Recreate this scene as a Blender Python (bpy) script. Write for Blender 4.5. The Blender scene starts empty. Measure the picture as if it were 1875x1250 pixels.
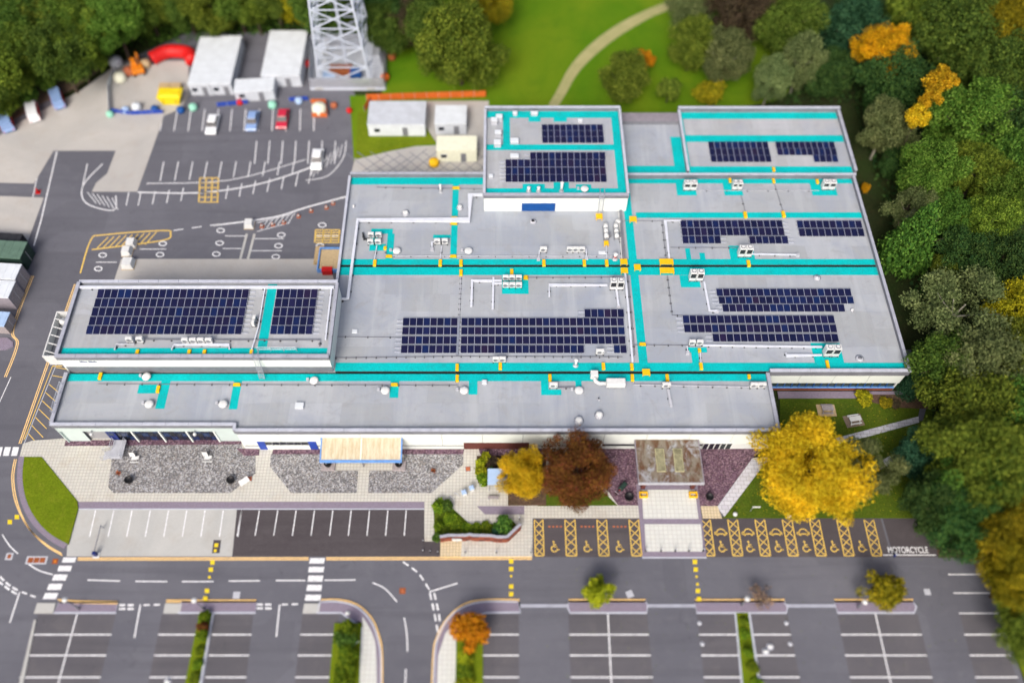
import bpy, math, random
import numpy as np
from mathutils import Vector, Matrix
R = math.radians
rnd = random.Random(7)
scene = bpy.context.scene
COL = scene.collection

# ------------------------------------------------------------------ camera
CAM_H, PITCH, FPX, CX, CY = 113.0, R(58.3), 1575.0, 915.0, 625.0
cam = bpy.data.cameras.new('camera'); cam_o = bpy.data.objects.new('camera', cam); COL.objects.link(cam_o)
cam_o.location = (0, 0, CAM_H); cam_o.rotation_euler = (R(90) - PITCH, 0, 0)
cam.sensor_width = 36; cam.lens = FPX / 1875 * 36; cam.shift_x = (937.5 - CX) / 1875
cam.clip_start = 1; cam.clip_end = 3000
cam.dof.use_dof = True; cam.dof.focus_distance = 128.0; cam.dof.aperture_fstop = 0.0108
cam.dof.aperture_blades = 0
scene.camera = cam_o

# ------------------------------------------------------------------ world, sun, exposure
SUN_EL, SUN_AZ = R(44), R(196)      # azimuth clockwise from +Y
world = bpy.data.worlds.new('World'); scene.world = world; world.use_nodes = True
wn = world.node_tree.nodes; wl = world.node_tree.links
sky = wn.new('ShaderNodeTexSky'); sky.sky_type = 'NISHITA'; sky.sun_disc = False
sky.sun_elevation = SUN_EL; sky.sun_rotation = SUN_AZ; sky.air_density = .7; sky.dust_density = 7.0; sky.ozone_density = .6
wl.new(sky.outputs[0], wn['Background'].inputs[0]); wn['Background'].inputs[1].default_value = 0.15
sun = bpy.data.lights.new('sun', 'SUN'); sun.energy = 1.5; sun.angle = R(18); sun.color = (1.0, .965, .91)
sun_o = bpy.data.objects.new('sun', sun); COL.objects.link(sun_o)
sd = Vector((math.sin(SUN_AZ) * math.cos(SUN_EL), math.cos(SUN_AZ) * math.cos(SUN_EL), math.sin(SUN_EL)))
sun_o.rotation_euler = sd.to_track_quat('Z', 'Y').to_euler(); sun_o.location = (0, 0, 200)
vs = scene.view_settings; vs.view_transform = 'Standard'; vs.look = 'None'; vs.exposure = 0.28; vs.gamma = 1; vs.use_curve_mapping = False
scene.render.engine = 'CYCLES'; scene.cycles.use_denoising = True; scene.cycles.max_bounces = 5
scene.cycles.diffuse_bounces = 3; scene.cycles.glossy_bounces = 2; scene.cycles.use_adaptive_sampling = True

# ------------------------------------------------------------------ survey: photo point at a known height -> place
_s, _c = math.sin(PITCH), math.cos(PITCH)
def G(u, v, z=0.0):
    a = v - CY; dz = -FPX * _s - a * _c; t = (z - CAM_H) / dz
    return ((u - CX) * t, (FPX * _c - a * _s) * t)
def W(u, v, z=0.0):
    x, y = G(u, v, z); return Vector((x, y, z))

# ------------------------------------------------------------------ materials
MATS = {}
def srgb(r, g, b):
    f = lambda c: (c / 12.92 if c <= .04045 else ((c + .055) / 1.055) ** 2.4)
    return (f(r / 255), f(g / 255), f(b / 255))
def _new(name):
    m = bpy.data.materials.new(name); m.use_nodes = True; MATS[name] = m
    nt = m.node_tree; return m, nt.nodes, nt.links, nt.nodes['Principled BSDF']
def _mix(n, l, fac, a, b, mode='MIX'):
    x = n.new('ShaderNodeMix'); x.data_type = 'RGBA'; x.blend_type = mode
    for s, v in ((x.inputs[0], fac), (x.inputs[6], a), (x.inputs[7], b)):
        if hasattr(v, 'is_output'): l.new(v, s)
        elif isinstance(v, (int, float)): s.default_value = v
        else: s.default_value = (*v, 1)
    return x.outputs[2]
def _noise(n, l, co, scale, detail=4, rough=.55, dist=0.0):
    x = n.new('ShaderNodeTexNoise'); x.inputs['Scale'].default_value = scale; x.inputs['Detail'].default_value = detail
    x.inputs['Roughness'].default_value = rough; x.inputs['Distortion'].default_value = dist; l.new(co, x.inputs['Vector']); return x
def _ramp(n, l, fac, p0, p1):
    x = n.new('ShaderNodeMapRange'); x.inputs[1].default_value = p0; x.inputs[2].default_value = p1; x.clamp = True
    l.new(fac, x.inputs[0]); return x.outputs[0]
def _co(n, l, kind='Object', scale=(1, 1, 1)):
    t = n.new('ShaderNodeTexCoord'); mp = n.new('ShaderNodeMapping'); mp.inputs['Scale'].default_value = scale
    l.new(t.outputs[kind], mp.inputs[0]); return mp.outputs[0]
def _bump(n, l, p, h, strength, dist=.02):
    b = n.new('ShaderNodeBump'); b.inputs['Strength'].default_value = strength; b.inputs['Distance'].default_value = dist
    l.new(h, b.inputs['Height']); l.new(b.outputs[0], p.inputs['Normal'])
def plain(name, col, rough=.6, metal=0.0, var=.12, scale=1.5, spec=.3):
    """painted / metal / plastic surface with a little wear"""
    m, n, l, p = _new(name); co = _co(n, l)
    a = _noise(n, l, co, scale, 5, .6); f = _ramp(n, l, a.outputs[0], .35, .7)
    dark = tuple(c * (1 - var) for c in col); lite = tuple(min(1, c * (1 + var * .6)) for c in col)
    l.new(_mix(n, l, f, dark, lite), p.inputs['Base Color'])
    p.inputs['Roughness'].default_value = rough; p.inputs['Metallic'].default_value = metal
    p.inputs['Specular IOR Level'].default_value = spec
    return m
def ground_mat(name, base, alt, stain, s1=.06, s2=.9, s3=14., fine=.25, rough=.9, bump=.3, stain_amt=.6, worn=0.0):
    """large patches of alt, worn blotches of stain and a fine grain over base"""
    m, n, l, p = _new(name); co = _co(n, l)
    a = _noise(n, l, co, s1, 5, .6, .6); b = _noise(n, l, co, s2, 6, .65, .4); c = _noise(n, l, co, s3, 3, .7)
    col = _mix(n, l, _ramp(n, l, a.outputs[0], .38, .66), base, alt)
    sf = n.new('ShaderNodeMath'); sf.operation = 'MULTIPLY'; sf.inputs[1].default_value = stain_amt
    l.new(_ramp(n, l, b.outputs[0], .52, .78), sf.inputs[0])
    col = _mix(n, l, sf.outputs[0], col, stain)
    if worn:      # oil drips, tyre-polished tracks and repaired patches
        d = _noise(n, l, co, .42, 7, .75, 1.5); k = n.new('ShaderNodeMath'); k.operation = 'MULTIPLY'; k.inputs[1].default_value = worn
        l.new(_ramp(n, l, d.outputs[0], .60, .72), k.inputs[0]); col = _mix(n, l, k.outputs[0], col, tuple(x * .45 for x in base))
        tk = _noise(n, l, _co(n, l, scale=(.03, .55, 1)), 1.0, 4, .6, .3); k = n.new('ShaderNodeMath'); k.operation = 'MULTIPLY'; k.inputs[1].default_value = worn * .7
        l.new(_ramp(n, l, tk.outputs[0], .50, .68), k.inputs[0]); col = _mix(n, l, k.outputs[0], col, tuple(x * .74 for x in base))
        vo = n.new('ShaderNodeTexVoronoi'); vo.distance = 'CHEBYCHEV'; vo.inputs['Scale'].default_value = .10; l.new(co, vo.inputs['Vector']); sp = n.new('ShaderNodeSeparateColor'); l.new(vo.outputs['Color'], sp.inputs[0])
        k = n.new('ShaderNodeMath'); k.operation = 'MULTIPLY'; k.inputs[1].default_value = worn * .5; l.new(_ramp(n, l, sp.outputs[0], .72, .76), k.inputs[0]); col = _mix(n, l, k.outputs[0], col, tuple(x * .8 for x in base))
    g = n.new('ShaderNodeMapRange'); g.inputs[1].default_value = .3; g.inputs[2].default_value = .7; g.inputs[3].default_value = 1 - fine; g.inputs[4].default_value = 1 + fine
    l.new(c.outputs[0], g.inputs[0])
    cc = n.new('ShaderNodeCombineXYZ')
    for i in range(3): l.new(g.outputs[0], cc.inputs[i])
    col = _mix(n, l, 1.0, col, cc.outputs[0], 'MULTIPLY')
    l.new(col, p.inputs['Base Color']); p.inputs['Roughness'].default_value = rough; p.inputs['Specular IOR Level'].default_value = .15
    if bump: _bump(n, l, p, c.outputs[0], bump)
    return m
def slab_mat(name, c1, c2, mortar, w, h, msize=.02, offset=0.0, dirt=(.2, .17, .12), rough=.85, dirt_amt=.5, dlo=.55):
    """laid slabs or blocks with joints and dirt"""
    m, n, l, p = _new(name); co = _co(n, l)
    br = n.new('ShaderNodeTexBrick'); br.offset = offset; br.squash = 1
    br.inputs['Color1'].default_value = (*c1, 1); br.inputs['Color2'].default_value = (*c2, 1); br.inputs['Mortar'].default_value = (*mortar, 1)
    br.inputs['Scale'].default_value = 1; br.inputs['Mortar Size'].default_value = msize; br.inputs['Brick Width'].default_value = w; br.inputs['Row Height'].default_value = h
    br.inputs['Mortar Smooth'].default_value = .2; l.new(co, br.inputs['Vector'])
    b = _noise(n, l, co, .35, 6, .65, .5); c = _noise(n, l, co, 9, 3, .7)
    f = n.new('ShaderNodeMath'); f.operation = 'MULTIPLY'; f.inputs[1].default_value = dirt_amt
    l.new(_ramp(n, l, b.outputs[0], dlo, .8), f.inputs[0])
    col = _mix(n, l, f.outputs[0], br.outputs[0], dirt)
    col = _mix(n, l, .25, col, c.outputs[1], 'SOFT_LIGHT')
    l.new(col, p.inputs['Base Color']); p.inputs['Roughness'].default_value = rough; p.inputs['Specular IOR Level'].default_value = .15
    inv = n.new('ShaderNodeMath'); inv.operation = 'SUBTRACT'; inv.inputs[0].default_value = 1; l.new(br.outputs['Fac'], inv.inputs[1])
    _bump(n, l, p, inv.outputs[0], .3)
    return m
def roof_mat(name, base, seam=True):
    """felt roof: laid sheets of slightly different grey, water marks, faint laps"""
    m, n, l, p = _new(name); co = _co(n, l)
    cols = []
    for (w, h, off) in ((7.3, 3.1, .37), (2.05, 8.0, .5)):
        br = n.new('ShaderNodeTexBrick'); br.offset = off; br.inputs['Scale'].default_value = 1; br.inputs['Mortar Size'].default_value = .018
        br.inputs['Brick Width'].default_value = w; br.inputs['Row Height'].default_value = h; br.inputs['Mortar Smooth'].default_value = .6
        br.inputs['Color1'].default_value = (.90, .905, .90, 1); br.inputs['Color2'].default_value = (1.04, 1.05, 1.08, 1); br.inputs['Mortar'].default_value = (.82, .82, .84, 1)
        wob = _noise(n, l, co, .25, 2); add = n.new('ShaderNodeVectorMath'); add.operation = 'MULTIPLY_ADD'; add.inputs[1].default_value = (.5, .5, 0)
        l.new(wob.outputs[1], add.inputs[0]); l.new(co, add.inputs[2]); l.new(add.outputs[0], br.inputs['Vector']); cols.append(br.outputs[0])
    col = _mix(n, l, 1.0, base, cols[0], 'MULTIPLY'); col = _mix(n, l, .35, col, _mix(n, l, 1.0, col, cols[1], 'MULTIPLY'))
    a = _noise(n, l, co, .11, 6, .62, .8); b = _noise(n, l, co, .7, 6, .7, .5); c = _noise(n, l, co, 11, 3, .7)
    col = _mix(n, l, _ramp(n, l, a.outputs[0], .42, .72), col, tuple(x * y for x, y in zip(base, (.78, .83, .95))))
    f = n.new('ShaderNodeMath'); f.operation = 'MULTIPLY'; f.inputs[1].default_value = .6; l.new(_ramp(n, l, b.outputs[0], .54, .74), f.inputs[0])
    col = _mix(n, l, f.outputs[0], col, tuple(x * .74 for x in base))
    pd = _noise(n, l, co, .16, 8, .72, 2.2); f3 = n.new('ShaderNodeMath'); f3.operation = 'MULTIPLY'; f3.inputs[1].default_value = .4; l.new(_ramp(n, l, pd.outputs[0], .57, .62), f3.inputs[0]); col = _mix(n, l, f3.outputs[0], col, tuple(x * y for x, y in zip(base, (.80, .78, .74))))
    st = _noise(n, l, _co(n, l, scale=(.5, .045, 1)), 1.0, 4, .6); f2 = n.new('ShaderNodeMath'); f2.operation = 'MULTIPLY'; f2.inputs[1].default_value = .30
    l.new(_ramp(n, l, st.outputs[0], .52, .7), f2.inputs[0]); col = _mix(n, l, f2.outputs[0], col, tuple(min(1, x * 1.35) for x in base))
    col = _mix(n, l, .22, col, c.outputs[1], 'SOFT_LIGHT')
    l.new(col, p.inputs['Base Color']); p.inputs['Roughness'].default_value = .8; p.inputs['Specular IOR Level'].default_value = .2
    _bump(n, l, p, c.outputs[0], .15)
    return m
def stone_mat(name, cols, scale, rough=.9, bump=.9):
    m, n, l, p = _new(name); co = _co(n, l)
    v = n.new('ShaderNodeTexVoronoi'); v.inputs['Scale'].default_value = scale; l.new(co, v.inputs['Vector'])
    sp = n.new('ShaderNodeSeparateColor'); l.new(v.outputs['Color'], sp.inputs[0])
    rp = n.new('ShaderNodeValToRGB'); e = rp.color_ramp; e.interpolation = 'CONSTANT'
    e.elements[0].color = (*cols[0], 1); e.elements[1].position = 1 / len(cols); e.elements[1].color = (*cols[1], 1)
    for i, c in enumerate(cols[2:], 2): x = e.elements.new(i / len(cols)); x.color = (*c, 1)
    l.new(sp.outputs[0], rp.inputs[0])
    b = _noise(n, l, co, .5, 5, .6); col = _mix(n, l, _ramp(n, l, b.outputs[0], .4, .75), rp.outputs[0], _mix(n, l, .5, rp.outputs[0], cols[0]))
    l.new(col, p.inputs['Base Color']); p.inputs['Roughness'].default_value = rough; p.inputs['Specular IOR Level'].default_value = .2
    _bump(n, l, p, v.outputs['Distance'], -bump, .06)
    return m
def leaf_mat(name, cols, vary=.022):
    m, n, l, p = _new(name)
    g = n.new('ShaderNodeNewGeometry'); rp = n.new('ShaderNodeValToRGB'); e = rp.color_ramp
    e.elements[0].color = (*cols[0], 1); e.elements[1].color = (*cols[-1], 1)
    for i, c in enumerate(cols[1:-1], 1): x = e.elements.new(i / (len(cols) - 1)); x.color = (*c, 1)
    l.new(g.outputs['Random Per Island'], rp.inputs[0])
    oi = n.new('ShaderNodeObjectInfo'); hs = n.new('ShaderNodeHueSaturation')
    mr = n.new('ShaderNodeMapRange'); mr.inputs[3].default_value = .5 - vary; mr.inputs[4].default_value = .5 + vary * .6; l.new(oi.outputs['Random'], mr.inputs[0])
    mv = n.new('ShaderNodeMapRange'); mv.inputs[3].default_value = .8; mv.inputs[4].default_value = 1.25; l.new(oi.outputs['Random'], mv.inputs[0])
    l.new(mr.outputs[0], hs.inputs['Hue']); l.new(mv.outputs[0], hs.inputs['Value']); l.new(rp.outputs[0], hs.inputs['Color'])
    nz = _noise(n, l, _co(n, l, scale=(1, 1, 1)), 2.2, 2); col = _mix(n, l, _ramp(n, l, nz.outputs[0], .35, .7), _mix(n, l, 1.0, hs.outputs[0], (.55, .62, .6), 'MULTIPLY'), hs.outputs[0])
    l.new(col, p.inputs['Base Color']); p.inputs['Roughness'].default_value = .75; p.inputs['Specular IOR Level'].default_value = .15
    tr = n.new('ShaderNodeBsdfTranslucent'); l.new(col, tr.inputs[0]); ms = n.new('ShaderNodeMixShader'); ms.inputs[0].default_value = .28
    l.new(p.outputs[0], ms.inputs[1]); l.new(tr.outputs[0], ms.inputs[2]); l.new(ms.outputs[0], n['Material Output'].inputs[0])
    return m
def glass_mat(name, col, rough=.12):
    m, n, l, p = _new(name); co = _co(n, l); a = _noise(n, l, co, .6, 3)
    l.new(_mix(n, l, a.outputs[0], tuple(c * .6 for c in col), tuple(min(1, c * 1.5) for c in col)), p.inputs['Base Color'])
    p.inputs['Roughness'].default_value = rough; p.inputs['Specular IOR Level'].default_value = .6
    return m
def panel_mat(name):
    m, n, l, p = _new(name)
    oi = n.new('ShaderNodeObjectInfo'); rp = n.new('ShaderNodeValToRGB'); e = rp.color_ramp
    e.elements[0].color = (.007, .009, .034, 1); e.elements[1].color = (.018, .011, .034, 1)
    x = e.elements.new(.35); x.color = (.008, .010, .042, 1); x = e.elements.new(.7); x.color = (.011, .010, .036, 1); x = e.elements.new(.9); x.color = (.006, .016, .07, 1)
    l.new(oi.outputs['Random'], rp.inputs[0])
    br = n.new('ShaderNodeTexBrick'); br.offset = 0; br.inputs['Scale'].default_value = 1; br.inputs['Brick Width'].default_value = .163; br.inputs['Row Height'].default_value = .163
    br.inputs['Mortar Size'].default_value = .006; br.inputs['Color1'].default_value = (1, 1, 1, 1); br.inputs['Color2'].default_value = (.9, .9, .95, 1); br.inputs['Mortar'].default_value = (2.2, 2.2, 2.0, 1)
    l.new(_co(n, l), br.inputs['Vector'])
    l.new(_mix(n, l, 1.0, rp.outputs[0], br.outputs[0], 'MULTIPLY'), p.inputs['Base Color'])
    p.inputs['Roughness'].default_value = .3; p.inputs['Specular IOR Level'].default_value = .12
    return m

roof_mat('roof', (.350, .372, .396)); roof_mat('roof_pale', (.37, .385, .40))
ground_mat('teal', (.0, .385, .395), (.0, .45, .46), (.02, .27, .28), .25, .8, 7, .22, .75, .1, .6)
ground_mat('asphalt', (.112, .115, .138), (.138, .141, .166), (.170, .173, .190), .05, .6, 18, .3, .9, .4, .35, worn=.55)
ground_mat('asphalt_dark', (.068, .060, .066), (.082, .074, .080), (.11, .10, .105), .07, .5, 18, .3, .9, .4, .4, worn=.5)
ground_mat('asphalt_lot', (.098, .096, .110), (.116, .112, .124), (.15, .142, .145), .09, .35, 18, .3, .9, .4, .5, worn=.6)
ground_mat('asphalt_bay', (.074, .066, .074), (.092, .084, .09), (.12, .11, .105), .09, .35, 18, .3, .9, .4, .5, worn=.6)
ground_mat('concrete', (.45, .455, .44), (.38, .39, .385), (.33, .29, .24), .12, .3, 9, .12, .85, .15, .45)
ground_mat('concrete_apron', (.44, .43, .41), (.37, .365, .355), (.36, .31, .26), .09, .4, 9, .12, .85, .15, .45)
slab_mat('paving', (.54, .535, .485), (.49, .49, .455), (.35, .335, .30), .47, .47, .035, 0, (.34, .27, .19))
slab_mat('paving_white', (.60, .62, .59), (.56, .58, .56), (.44, .44, .42), .60, .60, .03, 0, (.45, .42, .36), dirt_amt=.3)
slab_mat('paving_grey', (.55, .56, .60), (.47, .47, .52), (.25, .25, .27), .9, .6, .03, .5, (.30, .28, .24))
slab_mat('paving_buff', (.62, .52, .34), (.56, .48, .33), (.36, .30, .2), .42, .42, .04, 0, (.4, .33, .2))
slab_mat('mauve', (.29, .25, .33), (.23, .195, .26), (.17, .15, .19), .22, .11, .02, .5, (.22, .18, .2), dirt_amt=.35)
stone_mat('mauve_gravel', [(.10, .055, .085), (.16, .10, .14), (.07, .045, .06), (.22, .15, .18), (.12, .07, .09)], 5.5, bump=.5)
stone_mat('cobbles', [(.13, .128, .135), (.30, .30, .30), (.19, .19, .20), (.44, .445, .45), (.25, .23, .21), (.16, .157, .165), (.35, .36, .39), (.10, .10, .105)], 6.5, bump=.7)
ground_mat('lawn', (.130, .180, .006), (.100, .150, .004), (.22, .22, .02), .15, .9, 7, .4, .95, .6, .45)
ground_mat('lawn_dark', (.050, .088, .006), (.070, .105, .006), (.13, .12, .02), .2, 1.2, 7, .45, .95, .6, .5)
ground_mat('meadow', (.066, .160, .002), (.135, .205, .006), (.045, .12, .003), .035, .22, 5, .25, .95, .5, .5)
ground_mat('soil', (.022, .030, .010), (.020, .036, .008), (.05, .040, .016), .12, .8, 5, .45, .95, .6, .6)
ground_mat('wood_chip', (.10, .06, .045), (.07, .05, .03), (.22, .16, .08), .5, 2.2, 8, .5, .95, .7, .7)
ground_mat('earth_bank', (.16, .11, .085), (.12, .085, .06), (.07, .08, .03), .2, .6, 5, .4, .95, .6, .5)
ground_mat('sand_path', (.36, .34, .16), (.30, .30, .13), (.22, .24, .08), .3, .8, 6, .2, .95, .3, .4)
plain('white_paint', (.78, .80, .84), .7, var=.36, scale=4); plain('yellow_paint', (.80, .55, .12), .7, var=.18, scale=3)
plain('yellow_line', (.86, .58, .24), .7, var=.15, scale=2); plain('yellow_bright', (.74, .56, .02), .6, var=.15, scale=3)
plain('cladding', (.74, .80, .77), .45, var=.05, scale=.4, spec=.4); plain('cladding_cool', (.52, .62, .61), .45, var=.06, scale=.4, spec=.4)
plain('wall_core', (.30, .31, .33), .7); plain('plinth_white', (.66, .71, .70), .6, var=.08, scale=.6)
plain('coping', (.36, .38, .45), .5, 0.0, var=.14, scale=.9, spec=.4); plain('coping_light', (.46, .49, .57), .45, 0.0, var=.12, scale=.9)
plain('parapet_inner', (.17, .18, .21), .8, var=.2, scale=.5); plain('gutter', (.018, .022, .02), .8)
plain('navy', (.006, .02, .16), .4, var=.2); plain('blue', (.01, .08, .30), .5, var=.15); plain('blue_bright', (.02, .06, .36), .5, var=.12); plain('sky_blue', (.14, .32, .70), .55, var=.18)
plain('pale_blue', (.36, .50, .72), .4, var=.08, scale=.5)
plain('unit_white', (.64, .66, .66), .45, var=.08, scale=2); plain('unit_cream', (.62, .62, .56), .5, var=.08, scale=2); plain('dark', (.025, .027, .032), .6); plain('mid_grey', (.20, .21, .24), .6, .2); plain('light_grey', (.48, .50, .55), .5, .1)
plain('tower_grey', (.50, .56, .66), .5, .1, var=.1, scale=1); plain('galv', (.42, .45, .52), .42, .55, var=.15, scale=2); plain('silver', (.66, .69, .76), .3, .6, var=.08); plain('duct_white', (.66, .70, .78), .4, .1, var=.1, scale=1)
plain('step_yellow', (.80, .47, .005), .6, var=.12, scale=2.5); plain('black_pot', (.010, .010, .012), .5); plain('rubber', (.018, .018, .02), .8)
plain('red', (.55, .012, .012), .5, var=.15); plain('orange', (.65, .20, .01), .6, var=.2); plain('orange_mesh', (.60, .13, .02), .8, var=.25, scale=3); plain('skip_yellow', (.78, .60, .01), .5, var=.15)
plain('cream', (.72, .74, .60), .6, var=.08); plain('cabin_white', (.62, .67, .72), .5, var=.1, scale=.6); plain('cabin_grey', (.50, .54, .60), .5, var=.12, scale=.6)
plain('green_metal', (.10, .17, .13), .5, var=.15); plain('dark_green', (.02, .045, .035), .5, var=.15); plain('shed_grey', (.26, .24, .28), .7, var=.15)
plain('timber', (.22, .17, .13), .8, var=.25, scale=4); plain('timber_grey', (.33, .30, .31), .8, var=.25, scale=4); plain('timber_pale', (.50, .38, .22), .8, var=.2, scale=4); plain('bark', (.075, .055, .04), .9, var=.35, scale=3); plain('bark_pale', (.28, .27, .22), .9, var=.3, scale=3)
plain('brick', (.26, .075, .04), .85, var=.3, scale=6); plain('brick_dark', (.12, .035, .03), .85, var=.3, scale=6); plain('terracotta', (.42, .13, .06), .8, var=.2); plain('stone_cap', (.36, .38, .44), .7, var=.15)
plain('car_white', (.74, .78, .82), .25, spec=.6, var=.03); plain('car_blue', (.22, .34, .60), .25, spec=.6, var=.05); plain('car_red', (.50, .02, .05), .25, spec=.6, var=.05); plain('pallet', (.50, .37, .20), .85, var=.25, scale=3)
plain('mint', (.28, .62, .48), .6); plain('rust', (.30, .085, .025), .8, var=.35, scale=2); plain('lamp_lens', (.85, .87, .9), .3)
plain('green_tarp', (.05, .36, .32), .6); plain('pane_moss', (.26, .25, .15), .5, var=.5, scale=1.2); plain('frame_moss', (.42, .40, .24), .7, var=.25, scale=2)
glass_mat('glass_dark', (.012, .016, .026)); glass_mat('glass_blue', (.012, .03, .09)); glass_mat('glass_green', (.03, .05, .05))
panel_mat('pv')
def moss_mat():
    m, n, l, p = _new('moss_roof'); co = _co(n, l, 'Object'); co2 = _co(n, l, 'Object', (.9, .28, 1))
    a = _noise(n, l, co2, .8, 6, .65, 1.2); b = _noise(n, l, co, .5, 6, .65, .8); c = _noise(n, l, co, 3.5, 6, .7, .5)
    col = _mix(n, l, _ramp(n, l, a.outputs[0], .42, .60), (.19, .165, .13), (.10, .045, .02))
    col = _mix(n, l, _ramp(n, l, b.outputs[0], .50, .62), col, (.30, .31, .33))
    col = _mix(n, l, _ramp(n, l, c.outputs[0], .55, .68), col, (.045, .042, .008))
    l.new(col, p.inputs['Base Color']); p.inputs['Roughness'].default_value = .9; _bump(n, l, p, c.outputs[0], .6, .05)
moss_mat()
def ribbed_mat():
    m, n, l, p = _new('rib_sheet'); co = _co(n, l, 'Object', (1, .05, 1)); a = _noise(n, l, co, 1.6, 6, .7); b = _noise(n, l, _co(n, l), 1.1, 6, .7, .6)
    col = _mix(n, l, _ramp(n, l, a.outputs[0], .35, .68), (.44, .37, .24), (.64, .59, .46))
    f = n.new('ShaderNodeMath'); f.operation = 'MULTIPLY'; f.inputs[1].default_value = .5; l.new(_ramp(n, l, b.outputs[0], .58, .75), f.inputs[0])
    col = _mix(n, l, f.outputs[0], col, (.34, .24, .12)); l.new(col, p.inputs['Base Color']); p.inputs['Roughness'].default_value = .8
ribbed_mat()
LG = lambda *c: [tuple(x) for x in c]
leaf_mat('leaf_green', LG((.035, .090, .014), (.085, .180, .024), (.175, .29, .042)))
leaf_mat('leaf_bright', LG((.050, .115, .012), (.110, .200, .022), (.21, .31, .048)))
leaf_mat('leaf_dark', LG((.016, .054, .015), (.044, .110, .025), (.100, .180, .038)))
leaf_mat('leaf_blue', LG((.016, .066, .036), (.038, .12, .062), (.08, .19, .09)))
leaf_mat('leaf_olive', LG((.062, .105, .010), (.140, .205, .020), (.28, .35, .04)))
leaf_mat('leaf_pale', LG((.085, .12, .040), (.16, .205, .070), (.28, .33, .13)))
leaf_mat('leaf_yellow', LG((.46, .27, .006), (.76, .48, .010), (.90, .65, .03)), .015)
leaf_mat('leaf_gold', LG((.50, .23, .004), (.80, .42, .006), (.92, .56, .01)), .015)
leaf_mat('leaf_yolive', LG((.18, .17, .006), (.34, .30, .010), (.52, .42, .015)), .015)
leaf_mat('leaf_orange', LG((.46, .16, .004), (.68, .26, .006), (.82, .38, .01)), .015)
leaf_mat('leaf_rust', LG((.11, .040, .016), (.20, .085, .018), (.30, .16, .022), (.28, .060, .032)), .015)
leaf_mat('leaf_brown', LG((.050, .036, .024), (.085, .058, .036), (.12, .09, .045)), .015)
leaf_mat('leaf_lime', LG((.22, .26, .010), (.36, .40, .014), (.52, .52, .02)), .015)
leaf_mat('leaf_hedge', LG((.065, .135, .006), (.15, .235, .010), (.27, .34, .016)))
leaf_mat('leaf_pink', LG((.25, .16, .13), (.36, .24, .18), (.42, .30, .2)), .015)

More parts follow.
